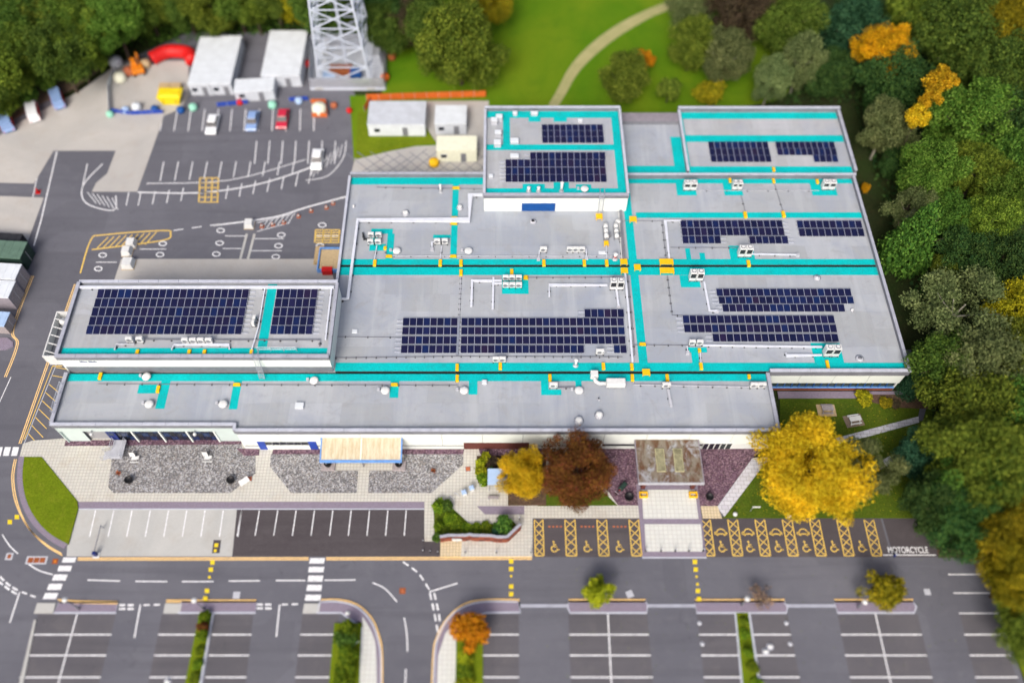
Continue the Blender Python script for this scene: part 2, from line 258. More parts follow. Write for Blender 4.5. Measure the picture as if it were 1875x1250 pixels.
# ------------------------------------------------------------------ mesh building
class MB:
    def __init__(s): s.v, s.f, s.m = [], [], []
    def poly(s, pts, mi=0):
        b = len(s.v); s.v += [tuple(p) for p in pts]; s.f.append(tuple(range(b, b + len(pts)))); s.m.append(mi); return s
    def hexa(s, lo, hi, mi=0):
        """lo, hi: four points each, counter-clockwise seen from above"""
        b = len(s.v); s.v += [tuple(p) for p in lo] + [tuple(p) for p in hi]
        for q in ((3, 2, 1, 0), (4, 5, 6, 7), (0, 1, 5, 4), (1, 2, 6, 5), (2, 3, 7, 6), (3, 0, 4, 7)):
            s.f.append(tuple(b + i for i in q)); s.m.append(mi)
        return s
    def box(s, x0, x1, y0, y1, z0, z1, mi=0, t=0.0):
        """t: taper of the top"""
        return s.hexa([(x0, y0, z0), (x1, y0, z0), (x1, y1, z0), (x0, y1, z0)], [(x0 + t, y0 + t, z1), (x1 - t, y0 + t, z1), (x1 - t, y1 - t, z1), (x0 + t, y1 - t, z1)], mi)
    def rbox(s, cx, cy, z0, sx, sy, sz, rz=0.0, mi=0):
        c, q = math.cos(rz), math.sin(rz)
        pts = [(cx + a * sx / 2 * c - b * sy / 2 * q, cy + a * sx / 2 * q + b * sy / 2 * c) for a, b in ((-1, -1), (1, -1), (1, 1), (-1, 1))]
        return s.hexa([(x, y, z0) for x, y in pts], [(x, y, z0 + sz) for x, y in pts], mi)
    def chamfer(s, x0, x1, y0, y1, z0, z1, b=.04, mi=0):
        """box with chamfered top rim"""
        s.box(x0, x1, y0, y1, z0, z1 - b, mi)
        return s.box(x0, x1, y0, y1, z1 - b, z1, mi, b)
    def prism(s, pts, z0, z1, mi=0):
        n = len(pts); b = len(s.v)
        a = sum(pts[i][0] * pts[(i + 1) % n][1] - pts[(i + 1) % n][0] * pts[i][1] for i in range(n))
        if a < 0: pts = pts[::-1]
        s.v += [(p[0], p[1], z0) for p in pts] + [(p[0], p[1], z1) for p in pts]
        s.f.append(tuple(range(b + n, b + 2 * n))); s.f.append(tuple(range(b + n - 1, b - 1, -1))); s.m += [mi, mi]
        for i in range(n):
            j = (i + 1) % n; s.f.append((b + i, b + j, b + n + j, b + n + i)); s.m.append(mi)
        return s
    def lathe(s, x, y, prof, n=16, mi=0, rx=1.0, ry=1.0):
        b = len(s.v)
        for r, z in prof:
            for k in range(n):
                a = 2 * math.pi * k / n; s.v.append((x + r * rx * math.cos(a), y + r * ry * math.sin(a), z))
        for i in range(len(prof) - 1):
            for k in range(n):
                k2 = (k + 1) % n; s.f.append((b + i * n + k, b + i * n + k2, b + (i + 1) * n + k2, b + (i + 1) * n + k)); s.m.append(mi)
        s.f.append(tuple(b + (len(prof) - 1) * n + k for k in range(n))); s.m.append(mi)
        s.f.append(tuple(b + k for k in reversed(range(n)))); s.m.append(mi)
        return s
    def tube(s, pts, r, n=6, mi=0, r1=None, square=False):
        pts = [Vector(p) for p in pts]; L = len(pts); b = len(s.v); r1 = r if r1 is None else r1
        for i, p in enumerate(pts):
            d = (pts[min(i + 1, L - 1)] - pts[max(i - 1, 0)]).normalized()
            up = Vector((0, 0, 1)) if abs(d.z) < .9 else Vector((0, 1, 0))
            a = d.cross(up).normalized(); c = a.cross(d).normalized(); rr = r + (r1 - r) * i / max(1, L - 1)
            k0 = 1.0
            if 0 < i < L - 1:
                d0 = (pts[i] - pts[i - 1]).normalized(); k0 = 1 / max(.5, math.cos(d0.angle(d)))
            for k in range(n):
                t = 2 * math.pi * k / n + (math.pi / 4 if square else 0); s.v.append(tuple(p + a * rr * k0 * math.cos(t) + c * rr * math.sin(t)))
        for i in range(L - 1):
            for k in range(n):
                k2 = (k + 1) % n; s.f.append((b + i * n + k, b + i * n + k2, b + (i + 1) * n + k2, b + (i + 1) * n + k)); s.m.append(mi)
        s.f.append(tuple(b + k for k in reversed(range(n)))); s.f.append(tuple(b + (L - 1) * n + k for k in range(n))); s.m += [mi, mi]
        return s
    def bar(s, p, q, w, h=None, mi=0):
        return s.tube([p, q], (w if h is None else max(w, h)) * .707, 4, mi, square=True)
    def mesh(s, name, mats, off=None, smooth=False):
        m = bpy.data.meshes.new(name)
        v = s.v if off is None else [(a - off[0], b - off[1], c - off[2]) for a, b, c in s.v]
        m.from_pydata(v, [], s.f); m.polygons.foreach_set('material_index', s.m)
        for k in ([mats] if isinstance(mats, str) else mats): m.materials.append(MATS[k])
        if smooth: m.polygons.foreach_set('use_smooth', [True] * len(s.f))
        m.update(); return m
    def build(s, name, mats, parent=None, off=None, smooth=False):
        """one mesh object; world coordinates unless the parent sits at off"""
        if parent is not None and off is None: off = parent.get('_o', None)
        return link(name, s.mesh(name, mats, off, smooth), parent)
def link(name, data, parent=None, loc=None, rz=None):
    o = bpy.data.objects.new(name, data); COL.objects.link(o)
    if parent is not None: o.parent = parent
    if loc is not None: o.location = loc
    if rz is not None: o.rotation_euler = (0, 0, rz)
    return o
def tag(o, label=None, cat=None, group=None, kind=None):
    for k, v in (('label', label), ('category', cat), ('group', group), ('kind', kind)):
        if v: o[k] = v
    return o
ORG = {}
def thing(name, label, cat, loc=(0, 0, 0), rz=0.0, group=None):
    o = bpy.data.objects.new(name, None); COL.objects.link(o); o.location = loc; o.rotation_euler = (0, 0, rz); o.empty_display_size = .3
    tag(o, label, cat, group); return o
def copy_tree(o, parent=None, loc=None, rz=None, label=None, group=None, scale=None):
    c = o.copy(); COL.objects.link(c); c.parent = parent
    if loc is not None: c.location = loc
    if rz is not None: c.rotation_euler = (0, 0, rz)
    if scale is not None: c.scale = scale
    if label: c['label'] = label
    if group: c['group'] = group
    for ch in o.children: copy_tree(ch, c)
    return c
def part(t, name, mb, mats, smooth=False, local=True):
    """mb in the thing's own coordinates (local) or in world coordinates"""
    return link(name, mb.mesh(name, mats, None if local else tuple(t.location), smooth), t)
def struct(name, mb, mats):
    return tag(link(name, mb.mesh(name, mats)), kind='structure')
def slab(name, px, z, mat, thick=.16, parent=None, world=False):
    pts = [tuple(p) for p in px] if world else [G(u, v, z) for u, v in px]
    mb = MB().prism(pts, z - thick, z)
    if parent is not None: return link(name, mb.mesh(name, mat), parent)
    return struct(name, mb, mat)
def curve(pts, n=8):
    """Catmull-Rom through pixel points"""
    out = []; P = [pts[0]] + list(pts) + [pts[-1]]
    for i in range(1, len(P) - 2):
        for k in range(n):
            t = k / n; q = []
            for d in range(2):
                a, b, c, e = P[i - 1][d], P[i][d], P[i + 1][d], P[i + 2][d]
                q.append(.5 * (2 * b + (c - a) * t + (2 * a - 5 * b + 4 * c - e) * t * t + (3 * b - a - 3 * c + e) * t ** 3))
            out.append(tuple(q))
    return out + [pts[-1]]
def ribbon(pts, w, z0, z1):
    """a flat strip of width w along world points"""
    mb = MB(); L = len(pts); lo = []
    for i in range(L):
        a = Vector(pts[max(0, i - 1)][:2]); b = Vector(pts[min(L - 1, i + 1)][:2]); d = (b - a).normalized(); nrm = Vector((-d.y, d.x)) * w / 2; p = Vector(pts[i][:2])
        lo.append((p - nrm, p + nrm))
    for i in range(L - 1):
        (a, b), (c, d) = lo[i], lo[i + 1]
        q = [a, c, d, b]; mb.hexa([(p.x, p.y, z0) for p in q], [(p.x, p.y, z1) for p in q])
    return mb
# ================================================================== GROUND
struct('ground', MB().box(-420, 420, -60, 520, -1.2, -.06), 'soil')
ROAD = slab('road', [(-260, 1480), (-260, 150), (120, 185), (215, 118), (345, 60), (565, 60), (650, 172), (662, 330), (662, 700), (1330, 850), (1330, 946), (1690, 946),
                     (1712, 985), (1716, 1019), (1796, 1019), (1880, 1262), (1940, 1480)], 0, 'asphalt', .3)
slab('meadow', [(560, -160), (1330, -160), (1395, 0), (1440, 90), (1470, 150), (1420, 185), (1330, 200), (1130, 235), (900, 235), (650, 330), (640, 175), (700, 175), (700, 60), (600, 60)], .02, 'meadow', .2)
CONC = slab('concrete_apron', [(-180, 268), (0, 248), (40, 222), (150, 165), (205, 125), (245, 112), (345, 112), (345, 175), (330, 200), (300, 212), (280, 270), (251, 351), (168, 351), (176, 335), (196, 318), (212, 276), (98, 276), (62, 336), (-180, 330)], .015, 'concrete_apron', .2)
slab('concrete_apron', [(-180, 352), (80, 362), (46, 455), (20, 470), (-180, 470)], .03, 'concrete_apron', .2)
slab('earth_bank', [(-180, 250), (0, 236), (60, 196), (130, 165), (205, 112), (200, 100), (110, 145), (0, 205), (-180, 240)], .10, 'earth_bank', .3)
# ---- front terrace
zP = .12
PAVE = slab('pavement', [(36, 835), (42, 812), (60, 806), (440, 780), (1200, 780), (1200, 948), (975, 948), (975, 1018), (806, 1018), (806, 990), (777, 990), (777, 918), (143, 918), (76, 837)], zP, 'paving', .2)
SB = slab('block_paving', [(143, 918), (777, 918), (777, 930), (142, 930)], .09, 'mauve', .2)
slab('concrete_bays', [(142, 930), (434, 930), (425, 1018), (122, 1018), (123, 1000)], .012, 'concrete', .1)
BAYS = slab('asphalt_bays', [(434, 930), (777, 930), (777, 990), (806, 990), (806, 1018), (425, 1018)], .014, 'asphalt_dark', .1)
slab('block_paving', [(140, 930.3), (777, 930.3), (777, 932.2), (140, 932.2)], .075, 'coping_light', .2)
DIS = slab('asphalt_bays', [(977, 948), (1172, 948), (1178, 1019), (977, 1019)], .010, 'asphalt_bay', .1)
DIS2 = slab('asphalt_bays', [(1287, 948), (1612, 948), (1632, 1019), (1293, 1019)], .010, 'asphalt_bay', .1)
slab('asphalt_bays', [(1616, 948), (1695, 948), (1712, 985), (1718, 1019), (1636, 1019)], .008, 'asphalt_dark', .1)
# cobble beds
slab('gravel_bed', [(207, 812), (442, 806), (444, 822), (468, 835), (468, 866), (422, 902), (207, 902), (198, 891), (205, 836)], zP + .03, 'cobbles', .2)
slab('gravel_bed', [(496, 830), (592, 830), (593, 861), (656, 861), (653, 902), (533, 902), (494, 853)], zP + .03, 'cobbles', .2)
slab('gravel_bed', [(739, 830), (848, 829), (848, 850), (790, 902), (674, 902), (676, 861), (739, 861)], zP + .03, 'cobbles', .2)
slab('gravel_strip', [(120, 806), (442, 804), (442, 813), (118, 816)], zP + .045, 'mauve_gravel', .2)
slab('gravel_strip', [(432, 820), (475, 822), (474, 833), (447, 834)], zP + .05, 'mauve_gravel', .2)
slab('gravel_strip', [(500, 822), (592, 822), (592, 831), (498, 831)], zP + .05, 'mauve_gravel', .2)
slab('gravel_strip', [(735, 822), (850, 822), (848, 831), (735, 831)], zP + .05, 'mauve_gravel', .2)
slab('gravel_bed', [(876, 818), (1000, 818), (1000, 836), (884, 836), (878, 828)], zP + .04, 'mauve_gravel', .2)
slab('gravel_bed', [(1060, 821), (1200, 818), (1200, 925), (1132, 925), (1100, 880), (1060, 880)], zP + .01, 'mauve_gravel', .2)
slab('gravel_bed', [(1260, 818), (1400, 820), (1378, 838), (1313, 926), (1260, 926)], zP + .01, 'mauve_gravel', .2)
slab('block_paving', [(1165, 886), (1277, 886), (1294, 1019), (1177, 1019)], zP + .02, 'mauve', .3)
slab('pavement', [(1175, 896), (1272, 896), (1279, 949), (1178, 949)], zP + .04, 'paving_white', .2)
slab('pavement', [(1180, 959), (1283, 959), (1288, 1009), (1183, 1009)], zP + .04, 'paving_white', .2)
slab('pavement', [(1283, 926), (1314, 926), (1322, 948), (1287, 948)], zP + .015, 'paving_buff', .2)
slab('pavement', [(806, 990), (846, 990), (844, 1018), (806, 1018)], zP + .012, 'paving_buff', .2)
slab('block_paving', [(873, 926), (960, 926), (960, 941), (888, 941)], zP + .012, 'mauve', .2)
slab('pavement', [(607, 838), (735, 838), (735, 861), (675, 861), (672, 902), (654, 902), (657, 861), (607, 861)], zP + .014, 'paving', .2)
slab('kerb', [(1176, 1017), (1293, 1017), (1294, 1021), (1176, 1021)], .13, 'coping_light', .2)
# lawns
lawn_px = [(44, 836), (76, 836), (141, 916), (143, 930), (125, 996)]
lawn_arc = curve([(125, 996), (92, 977), (66, 950), (48, 915), (41, 875), (44, 836)])
slab('lawn', lawn_px[:-1] + lawn_arc[:-1], .20, 'lawn', .3)
arc_o = curve([(122, 1004), (88, 984), (58, 954), (40, 917), (33, 875), (36, 836)])
KB = struct('block_paving', ribbon([G(u, v, .1) for u, v in curve([(121, 999), (90, 980), (62, 952), (44, 916), (37, 875), (40, 834)])], .85, -.1, .115), 'mauve')
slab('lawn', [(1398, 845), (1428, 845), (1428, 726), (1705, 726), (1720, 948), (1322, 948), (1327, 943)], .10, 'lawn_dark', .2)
slab('path', [(1378, 838), (1400, 836), (1575, 790), (1682, 762), (1683, 773), (1600, 796), (1402, 846), (1327, 945), (1313, 928)], .12, 'paving_grey', .2)
slab('path', [(1655, 640), (1668, 640), (1704, 715), (1690, 770), (1680, 770), (1690, 716)], .114, 'asphalt', .2)
slab('gravel_strip', [(1424, 716), (1660, 716), (1650, 729), (1426, 729)], .13, 'mauve', .2)
slab('flower_bed', [(1580, 722), (1700, 722), (1700, 748), (1645, 746), (1600, 737)], .14, 'wood_chip', .2)
slab('flower_bed', [(873, 834), (1000, 834), (1000, 925), (930, 925), (930, 884), (875, 884)], .16, 'wood_chip', .2)
slab('lawn', [(985, 900), (1100, 895), (1131, 925), (985, 926)], .15, 'lawn_dark', .2)
slab('lawn', [(655, 205), (760, 205), (800, 262), (760, 266), (652, 292)], .06, 'lawn', .2)
HATCHP = slab('yard', [(650, 290), (760, 268), (890, 262), (890, 330), (640, 330)], .05, 'concrete_apron', .2)
slab('yard', [(675, 185), (895, 185), (895, 262), (675, 262)], .03, 'concrete_apron', .2)
slab('concrete_bays', [(222, 474), (600, 474), (620, 540), (200, 540)], .02, 'concrete_apron', .1)
slab('sand_path', curve([(1004, 192), (1020, 165), (1045, 120), (1085, 78), (1140, 40), (1210, 8), (1300, -20)]) + curve([(1300, -2), (1215, 22), (1150, 56), (1100, 92), (1060, 132), (1036, 172), (1022, 195)]), .05, 'sand_path', .1)
slab('verge', [(1798, 1019), (1900, 1019), (2100, 1480), (1952, 1480), (1884, 1262)], .12, 'lawn', .3)
slab('flower_bed', [(1712, 985), (1800, 985), (1800, 1020), (1719, 1020)], .13, 'wood_chip', .3)
# car-park islands and planted strips
def island(px, z=.13):
    o = slab('traffic_island', px, z, 'mauve', .25); pts = [G(u, v, z) for u, v in px]
    link('kerb', ribbon(pts + pts[:2], .2, .0, z + .012).mesh('kerb', 'coping_light'), o); return o
island([(108, 1102), (216, 1102), (212, 1121), (98, 1121)])
island([(332, 1101), (470, 1101), (468, 1121), (326, 1121)])
island(curve([(586, 1101), (620, 1101), (652, 1110), (676, 1132), (690, 1162), (697, 1200), (697, 1260), (697, 1330)]) + [(655, 1330), (664, 1150), (625, 1121), (580, 1121)])
island([(950, 1101), (953, 1120), (890, 1121), (862, 1128), (838, 1330), (792, 1330)] + curve([(796, 1200), (802, 1165), (822, 1130), (850, 1110), (885, 1101), (940, 1101)]))
island([(1041, 1101), (1182, 1101), (1186, 1106), (1184, 1121), (1044, 1121), (1040, 1112)])
island([(1272, 1101), (1436, 1101), (1442, 1110), (1440, 1121), (1276, 1121)])
island([(1528, 1101), (1672, 1101), (1678, 1110), (1674, 1121), (1534, 1121)])
slab('pavement', curve([(664, 1128), (682, 1160), (689, 1200), (690, 1330)]) + [(655, 1330), (664, 1150)], .145, 'paving_white', .2)
slab('pavement', [(838, 1330), (797, 1330), (802, 1200), (815, 1160), (830, 1140), (834, 1150)], .145, 'paving_white', .2)
for a in ([(68, 1103), (102, 1103), (97, 1122), (62, 1122)], [(302, 1104), (333, 1104), (330, 1122), (299, 1122)], [(557, 1104), (587, 1104), (584, 1122), (554, 1122)]):
    slab('pavement', a, .137, 'concrete', .2)
for a in ([(365, 1121), (388, 1121), (350, 1330), (322, 1330)], [(1348, 1121), (1370, 1121), (1400, 1330), (1368, 1330)], [(612, 1140), (662, 1140), (655, 1330), (595, 1330)], [(836, 1150), (884, 1150), (885, 1330), (832, 1330)]):
    slab('planted_strip', a, .16, 'lawn', .25)
for a in ([(388, 1121), (392, 1121), (356, 1330), (350, 1330)], [(1345, 1121), (1348, 1121), (1368, 1330), (1364, 1330)], [(1370, 1121), (1374, 1121), (1405, 1330), (1400, 1330)], [(655, 1135), (664, 1140), (662, 1330), (654, 1330)]):
    slab('kerb', a, .13, 'coping_light', .2)
slab('kerb', [(66, 1134), (62, 1134), (16, 1330), (26, 1330)], .13, 'concrete', .2)
for (a, b) in ((953, 1041), (1184, 1273), (1441, 1530)):
    slab('kerb', [(a, 1105), (b, 1105), (b, 1111), (a, 1111)], .09, 'coping', .2)
# manholes and patches set in the road
def plate(px, mat, frame=None, label=None, z=.008):
    pass
# ---- painted markings, children of the road
def mark(px, w, mat='white_paint', z=.012, name='painted_line', parent=ROAD, smooth=0):
    pts = curve(px, smooth) if smooth else px
    return link(name, ribbon([G(u, v, z) for u, v in pts], w, z - .004, z).mesh(name, mat), parent)
def blockm(px, mat='white_paint', z=.012, name='painted_block', parent=ROAD):
    return link(name, MB().prism([G(u, v, z) for u, v in px], z - .004, z).mesh(name, mat), parent)
# front bays
for i in range(9):
    x = 175 + i * 33.4; mark([(x, 934), (x - 11 + i * .55, 982)], .15, z=.03)
for i in range(9):
    x = 475 + i * 33.6 - (0 if i else 0); mark([(x, 934), (x - 8 + i * .55, 980)], .14, z=.03)
mark([(442, 934), (434, 981)], .14, z=.03)
# double yellow lines
for k in (0, 3.4):
    mark([(142, 1021 + k), (565, 1020.5 + k)], .16, 'yellow_line'); mark([(597, 1020.5 + k), (974, 1019.5 + k)], .16, 'yellow_line')
    mark([(105 + k, 1097 + k), (140, 1099.5 + k), (216, 1101 + k)][:], .15, 'yellow_line', z=.14)
    mark([(304, 1098 + k), (469, 1098 + k)], .15, 'yellow_line', z=.14)
    mark([(1041, 1097 + k), (1182, 1097 + k)], .15, 'yellow_line', z=.14); mark([(1272, 1097 + k), (1437, 1097 + k)], .15, 'yellow_line', z=.14); mark([(1528, 1097 + k), (1672, 1097 + k)], .15, 'yellow_line', z=.14)
    mark([(588, 1097 + k), (622, 1097 + k), (654 - k * .4, 1106 + k), (680 - k, 1130 + k), (694 - k, 1162), (700 - k, 1200), (699 - k, 1330)], .15, 'yellow_line', z=.14, smooth=6)
    mark([(951, 1097 + k), (885, 1097 + k), (848 + k * .3, 1106 + k), (818 + k, 1132), (800 + k, 1165), (793 + k, 1200), (788 + k, 1330)], .15, 'yellow_line', z=.14, smooth=6)
    mark([(114 - k * .5, 1016 - k), (84 - k * .3, 998 - k), (52 - k * .2, 965), (32 - k, 920), (25 - k, 875), (30 - k, 840)][::-1], .14, 'yellow_line', z=.016, smooth=6)
    mark([(38 - k, 812), (88 - k, 668), (140 - k, 520)], .14, 'yellow_line'); mark([(8 + k, 690), (30 + k, 630), (22 + k, 602), (58 + k, 505)], .14, 'yellow_line', smooth=6)
mark([(44, 812), (108, 655)], .12, 'coping_light')
# yellow hatching along the building flank
for i in range(9):
    v = 672 + i * 15; u = 101 - i * 6.3; mark([(u, v), (u + 22, v + (4 if i < 2 else 17 + i * .9))], .1, 'yellow_paint')
mark([(96, 670), (44, 805)], .1, 'yellow_paint'); mark([(96, 670), (114, 670)], .16, 'yellow_paint')
# zebra crossings
for i, (a, b, c, v0, v1) in enumerate(((116, 140, -3, 1020, 1029), (108, 132, -3, 1035, 1045), (99, 124, -4, 1051, 1062), (90, 115, -4, 1068, 1079), (83, 107, -5, 1085, 1096))):
    blockm([(a, v0), (b, v0), (b + c, v1), (a + c, v1)], name='zebra_stripe')
for (a, b, v0, v1) in ((568, 595, 1021, 1031), (566, 594, 1037, 1047), (565, 592, 1053, 1064), (563, 590, 1070, 1081), (560, 588, 1088, 1099)):
    blockm([(a, v0), (b, v0), (b - 2, v1), (a - 2, v1)], name='zebra_stripe')
for (a, v0, v1) in ((-6, 818, 835), (9, 818, 834), (24, 818, 834)):
    blockm([(a, v0), (a + 11, v0), (a + 7, v1), (a - 4, v1)], name='zebra_stripe')
# yellow dotted crossings
for pts in (((389, 1029, 1), (386, 1042, 1), (383.5, 1056, .6), (379, 1081, 1), (376, 1095, 1)), ((936, 1027, 1), (936, 1041, 1), (936, 1054, .5), (936, 1073, 1), (936, 1087, 1)),
            ((1272.5, 1028, 1), (1274, 1042, 1), (1275.5, 1055, .5), (1277, 1069, .6), (1278, 1081, 1), (1280, 1096, 1)), ((18, 955, 1), (31, 946, 1))):
    for (u, v, s) in pts: blockm([(u - 4 * s, v - 4 * s), (u + 4 * s, v - 4 * s), (u + 4 * s, v + 4 * s), (u - 4 * s, v + 4 * s)], 'yellow_bright', name='painted_dot', z=.016 if v < 1090 else .15)
blockm([(391, 988), (405, 988), (402, 1012), (388, 1012)], 'asphalt_dark', z=.022, name='painted_patch'); blockm([(393, 994), (400, 994), (399, 1001), (392, 1001)], 'yellow_bright', z=.03); blockm([(392, 1005), (397, 1005), (396, 1010), (391, 1010)], 'yellow_bright', z=.03)
# centre lines
for a, b in (((160, 1061), (220, 1063)), ((248, 1063.5), (306, 1064)), ((333, 1064), (391, 1064)), ((419, 1063), (476, 1062.5)), ((505, 1062), (559, 1062)), ((594, 1061.5), (651, 1061))): mark([a, b], .16)
mark([(682, 1066), (705, 1077), (727, 1101)], .16, smooth=5); mark([(740, 1130), (745, 1160), (746, 1192)], .16, smooth=4); mark([(743, 1224), (741, 1290)], .16)
mark([(4, 978), (18, 999), (33, 1013)], .16, smooth=4); mark([(52, 1032), (72, 1044), (96, 1051)], .16, smooth=4)
def dashes(px, w, on, off, **k):
    P = [Vector(G(u, v)) for u, v in curve(px, 12)]; acc = 0; cur = [P[0]]; draw = True
    segs = []
    for i in range(1, len(P)):
        a, b = P[i - 1], P[i]; d = (b - a).length; pos = 0
        while acc + d - pos >= (on if draw else off):
            st = (on if draw else off) - acc; pos += st; q = a + (b - a) * (pos / d)
            if draw: cur.append(q); segs.append(cur)
            cur = [q]; draw = not draw; acc = 0
        acc += d - pos; cur.append(b)
    for s in segs: link('painted_dash', ribbon(s, w, .008, .012).mesh('painted_dash', 'white_paint'), ROAD)
dashes([(738, 1028), (765, 1048), (782, 1072), (790, 1086)], .22, .9, .55)
for o in (0, 8): dashes([(787 + o, 1085), (795 + o, 1120), (802 + o * .6, 1158 - o)], .24, .9, .5)
mark([(786, 1083), (838, 1067)], .18)
for o in (0, 7): dashes([(218, 1107 + o), (256, 1107 + o)], .26, .8, .3)
dashes([(263, 1107), (303, 1106)], .2, .8, .5); mark([(257, 1106), (246, 1167)], .18)
for o in (0, 7): dashes([(470, 1106 + o), (512, 1106 + o)], .26, .8, .3)
dashes([(516, 1106), (556, 1105)], .2, .8, .5); mark([(512, 1106), (506, 1165)], .18)
for o in (0, 8): dashes([(0 - o * .4, 1055 + o), (16, 1070 + o), (36, 1082 + o)], .24, .9, .35)
dashes([(40, 1083), (56, 1089), (74, 1096)], .2, .8, .5); mark([(36, 1083), (18, 1139)], .18)
# bays of the large car park
for (a, b, s0, s1) in ((60, 204, -24, -20), (290, 362, -16, -12), (388, 460, -12, -9), (550, 618, -9, -7), (884, 950, 2, 0), (1042, 1188, 3, 7), (1280, 1348, 9, 13), (1376, 1448, 13, 16), (1540, 1688, 16, 19), (1766, 1836, 20, 24)):
    slab('asphalt_bays', [(a - s0 * .4, 1124), (b - s1 * .4, 1124), (b + s1 * 2, 1320), (a + s0 * 2, 1320)], .005, 'asphalt_lot', .05)
for i, v in enumerate((1161, 1199, 1239, 1280)):
    k = (v - 1161) / 78
    for (a, b, s0, s1) in ((60, 204, -24, -20), (290, 362, -16, -12), (388, 460, -12, -9), (550, 620, -9, -7), (876, 950, 2, 0), (1042, 1188, 3, 7), (1280, 1352, 9, 13), (1376, 1448, 13, 16), (1540, 1688, 16, 19), (1766, 1840, 20, 24)):
        mark([(a + s0 * k, v), (b + s1 * k, v)], .17)
for a, b in (((1736, 1051), (1796, 1051)), ((1746, 1085), (1812, 1085)), ((1756, 1122), (1828, 1122))): mark([a, b], .15)
mark([(141, 1124), (96, 1290)], .17); mark([(1113, 1122), (1122, 1300)], .17); mark([(1603, 1123), (1640, 1290)], .17)
# disabled bays: hatched strips, wheelchair signs, cars
def hatch_strip(u0, u1, v0, v1, lean, par):
    x0, y0 = G(u0, v1); x1, _ = G(u1, v1); _, y1 = G(u0, v0); z = .022
    mb = MB(); r = lambda a, b, w=.11: ribbon([a, b], w, z - .004, z)
    def add(q): b = len(mb.v); mb.v += q.v; mb.f += [tuple(b + i for i in f) for f in q.f]; mb.m += q.m
    for a, b in (((x0, y0), (x1, y0)), ((x0, y0), (x0, y1)), ((x1, y0), (x1, y1))): add(r(a, b, .13))
    n = 4; h = (y1 - y0) / n
    for i in range(n):
        add(r((x0, y0 + i * h), (x1, y0 + (i + 1) * h))); add(r((x1, y0 + i * h), (x0, y0 + (i + 1) * h)))
    link('hatched_strip', mb.mesh('hatched_strip', 'yellow_paint'), par)
for (a, b) in ((980, 996), (1037, 1056), (1097, 1115), (1157, 1175)): hatch_strip(a, b, 951, 1017, 0, DIS)
for (a, b) in ((1292, 1309), (1342, 1360), (1393, 1411), (1444, 1462), (1495, 1513), (1546, 1564), (1597, 1615)): hatch_strip(a, b, 951, 1017, 0, DIS2)
def arcpts(cx, cy, r, a0, a1, n=12): return [(cx + r * math.cos(R(a0 + (a1 - a0) * i / n)), cy + r * math.sin(R(a0 + (a1 - a0) * i / n))) for i in range(n + 1)]
def icon(name, strokes, u, v, s, par, discs=(), mat='yellow_paint', z=.022):
    x, y = G(u, v); mb = MB()
    for pts, w in strokes:
        q = ribbon([(x + a * s, y + b * s) for a, b in pts], w * s, z - .004, z); b0 = len(mb.v); mb.v += q.v; mb.f += [tuple(b0 + i for i in f) for f in q.f]; mb.m += q.m
    for a, b, r in discs: mb.prism([(x + p * s, y + q * s) for p, q in arcpts(a, b, r, 0, 330, 11)], z - .004, z)
    link(name, mb.mesh(name, mat), par)
wheel = [(arcpts(0, 0, .42, 120, 395, 16), .14), ([(-.06, .85), (-.06, .28), (.34, .28), (.52, -.18), (.72, -.10)], .14), ([(-.06, .58), (.30, .56)], .12)]
for u in (1015, 1075, 1134): icon('wheelchair_sign', wheel, u, 1004, .95, DIS, [(-.08, 1.02, .14)])
for u in (1322, 1373, 1425, 1476, 1527, 1578): icon('wheelchair_sign', wheel, u, 1004, .95, DIS2, [(-.08, 1.02, .14)])
carS = [([(-.9, .0), (.9, 0)], .16), (arcpts(.05, .12, .62, 0, 180, 12), .13), ([(-.9, 0), (-.85, .25), (-.5, .3)], .12), ([(.9, 0), (.8, .25), (.6, .3)], .12)]
for u in (1320, 1370, 1421, 1471): icon('car_sign', carS, u, 977, .95, DIS2, [(-.5, -.08, .17), (.5, -.08, .17)])
for u in (1016, 1075, 1134):
    for k in range(4): blockm([(u - 12 + k * 7, 962), (u - 8 + k * 7, 962), (u - 8 + k * 7, 965), (u - 12 + k * 7, 965)], 'terracotta', z=.022, name='painted_block', parent=DIS)
mark([(1617, 1015.5), (1714, 1015.5)], .14, z=.022)
def text_mesh(s, width, height):
    c = bpy.data.curves.new('txt', 'FONT'); c.body = s; c.size = 1; c.offset = .018; o = bpy.data.objects.new('txt', c); COL.objects.link(o)
    dg = bpy.context.evaluated_depsgraph_get(); m = bpy.data.meshes.new_from_object(o.evaluated_get(dg)); bpy.data.objects.remove(o); bpy.data.curves.remove(c)
    co = np.empty(len(m.vertices) * 3); m.vertices.foreach_get('co', co); co = co.reshape(-1, 3); lo, hi = co.min(0), co.max(0)
    co[:, 0] = (co[:, 0] - lo[0]) / (hi[0] - lo[0]) * width; co[:, 1] = (co[:, 1] - lo[1]) / (hi[1] - lo[1]) * height; m.vertices.foreach_set('co', co.ravel()); m.update(); return m
x0, y0 = G(1627, 1012); x1, _ = G(1701, 1012); _, y1 = G(1627, 1000.5)
tm = text_mesh('MOTORCYCLE', x1 - x0, y1 - y0); tm.materials.append(MATS['white_paint']); link('painted_word', tm, ROAD, (x0, y0, .02))
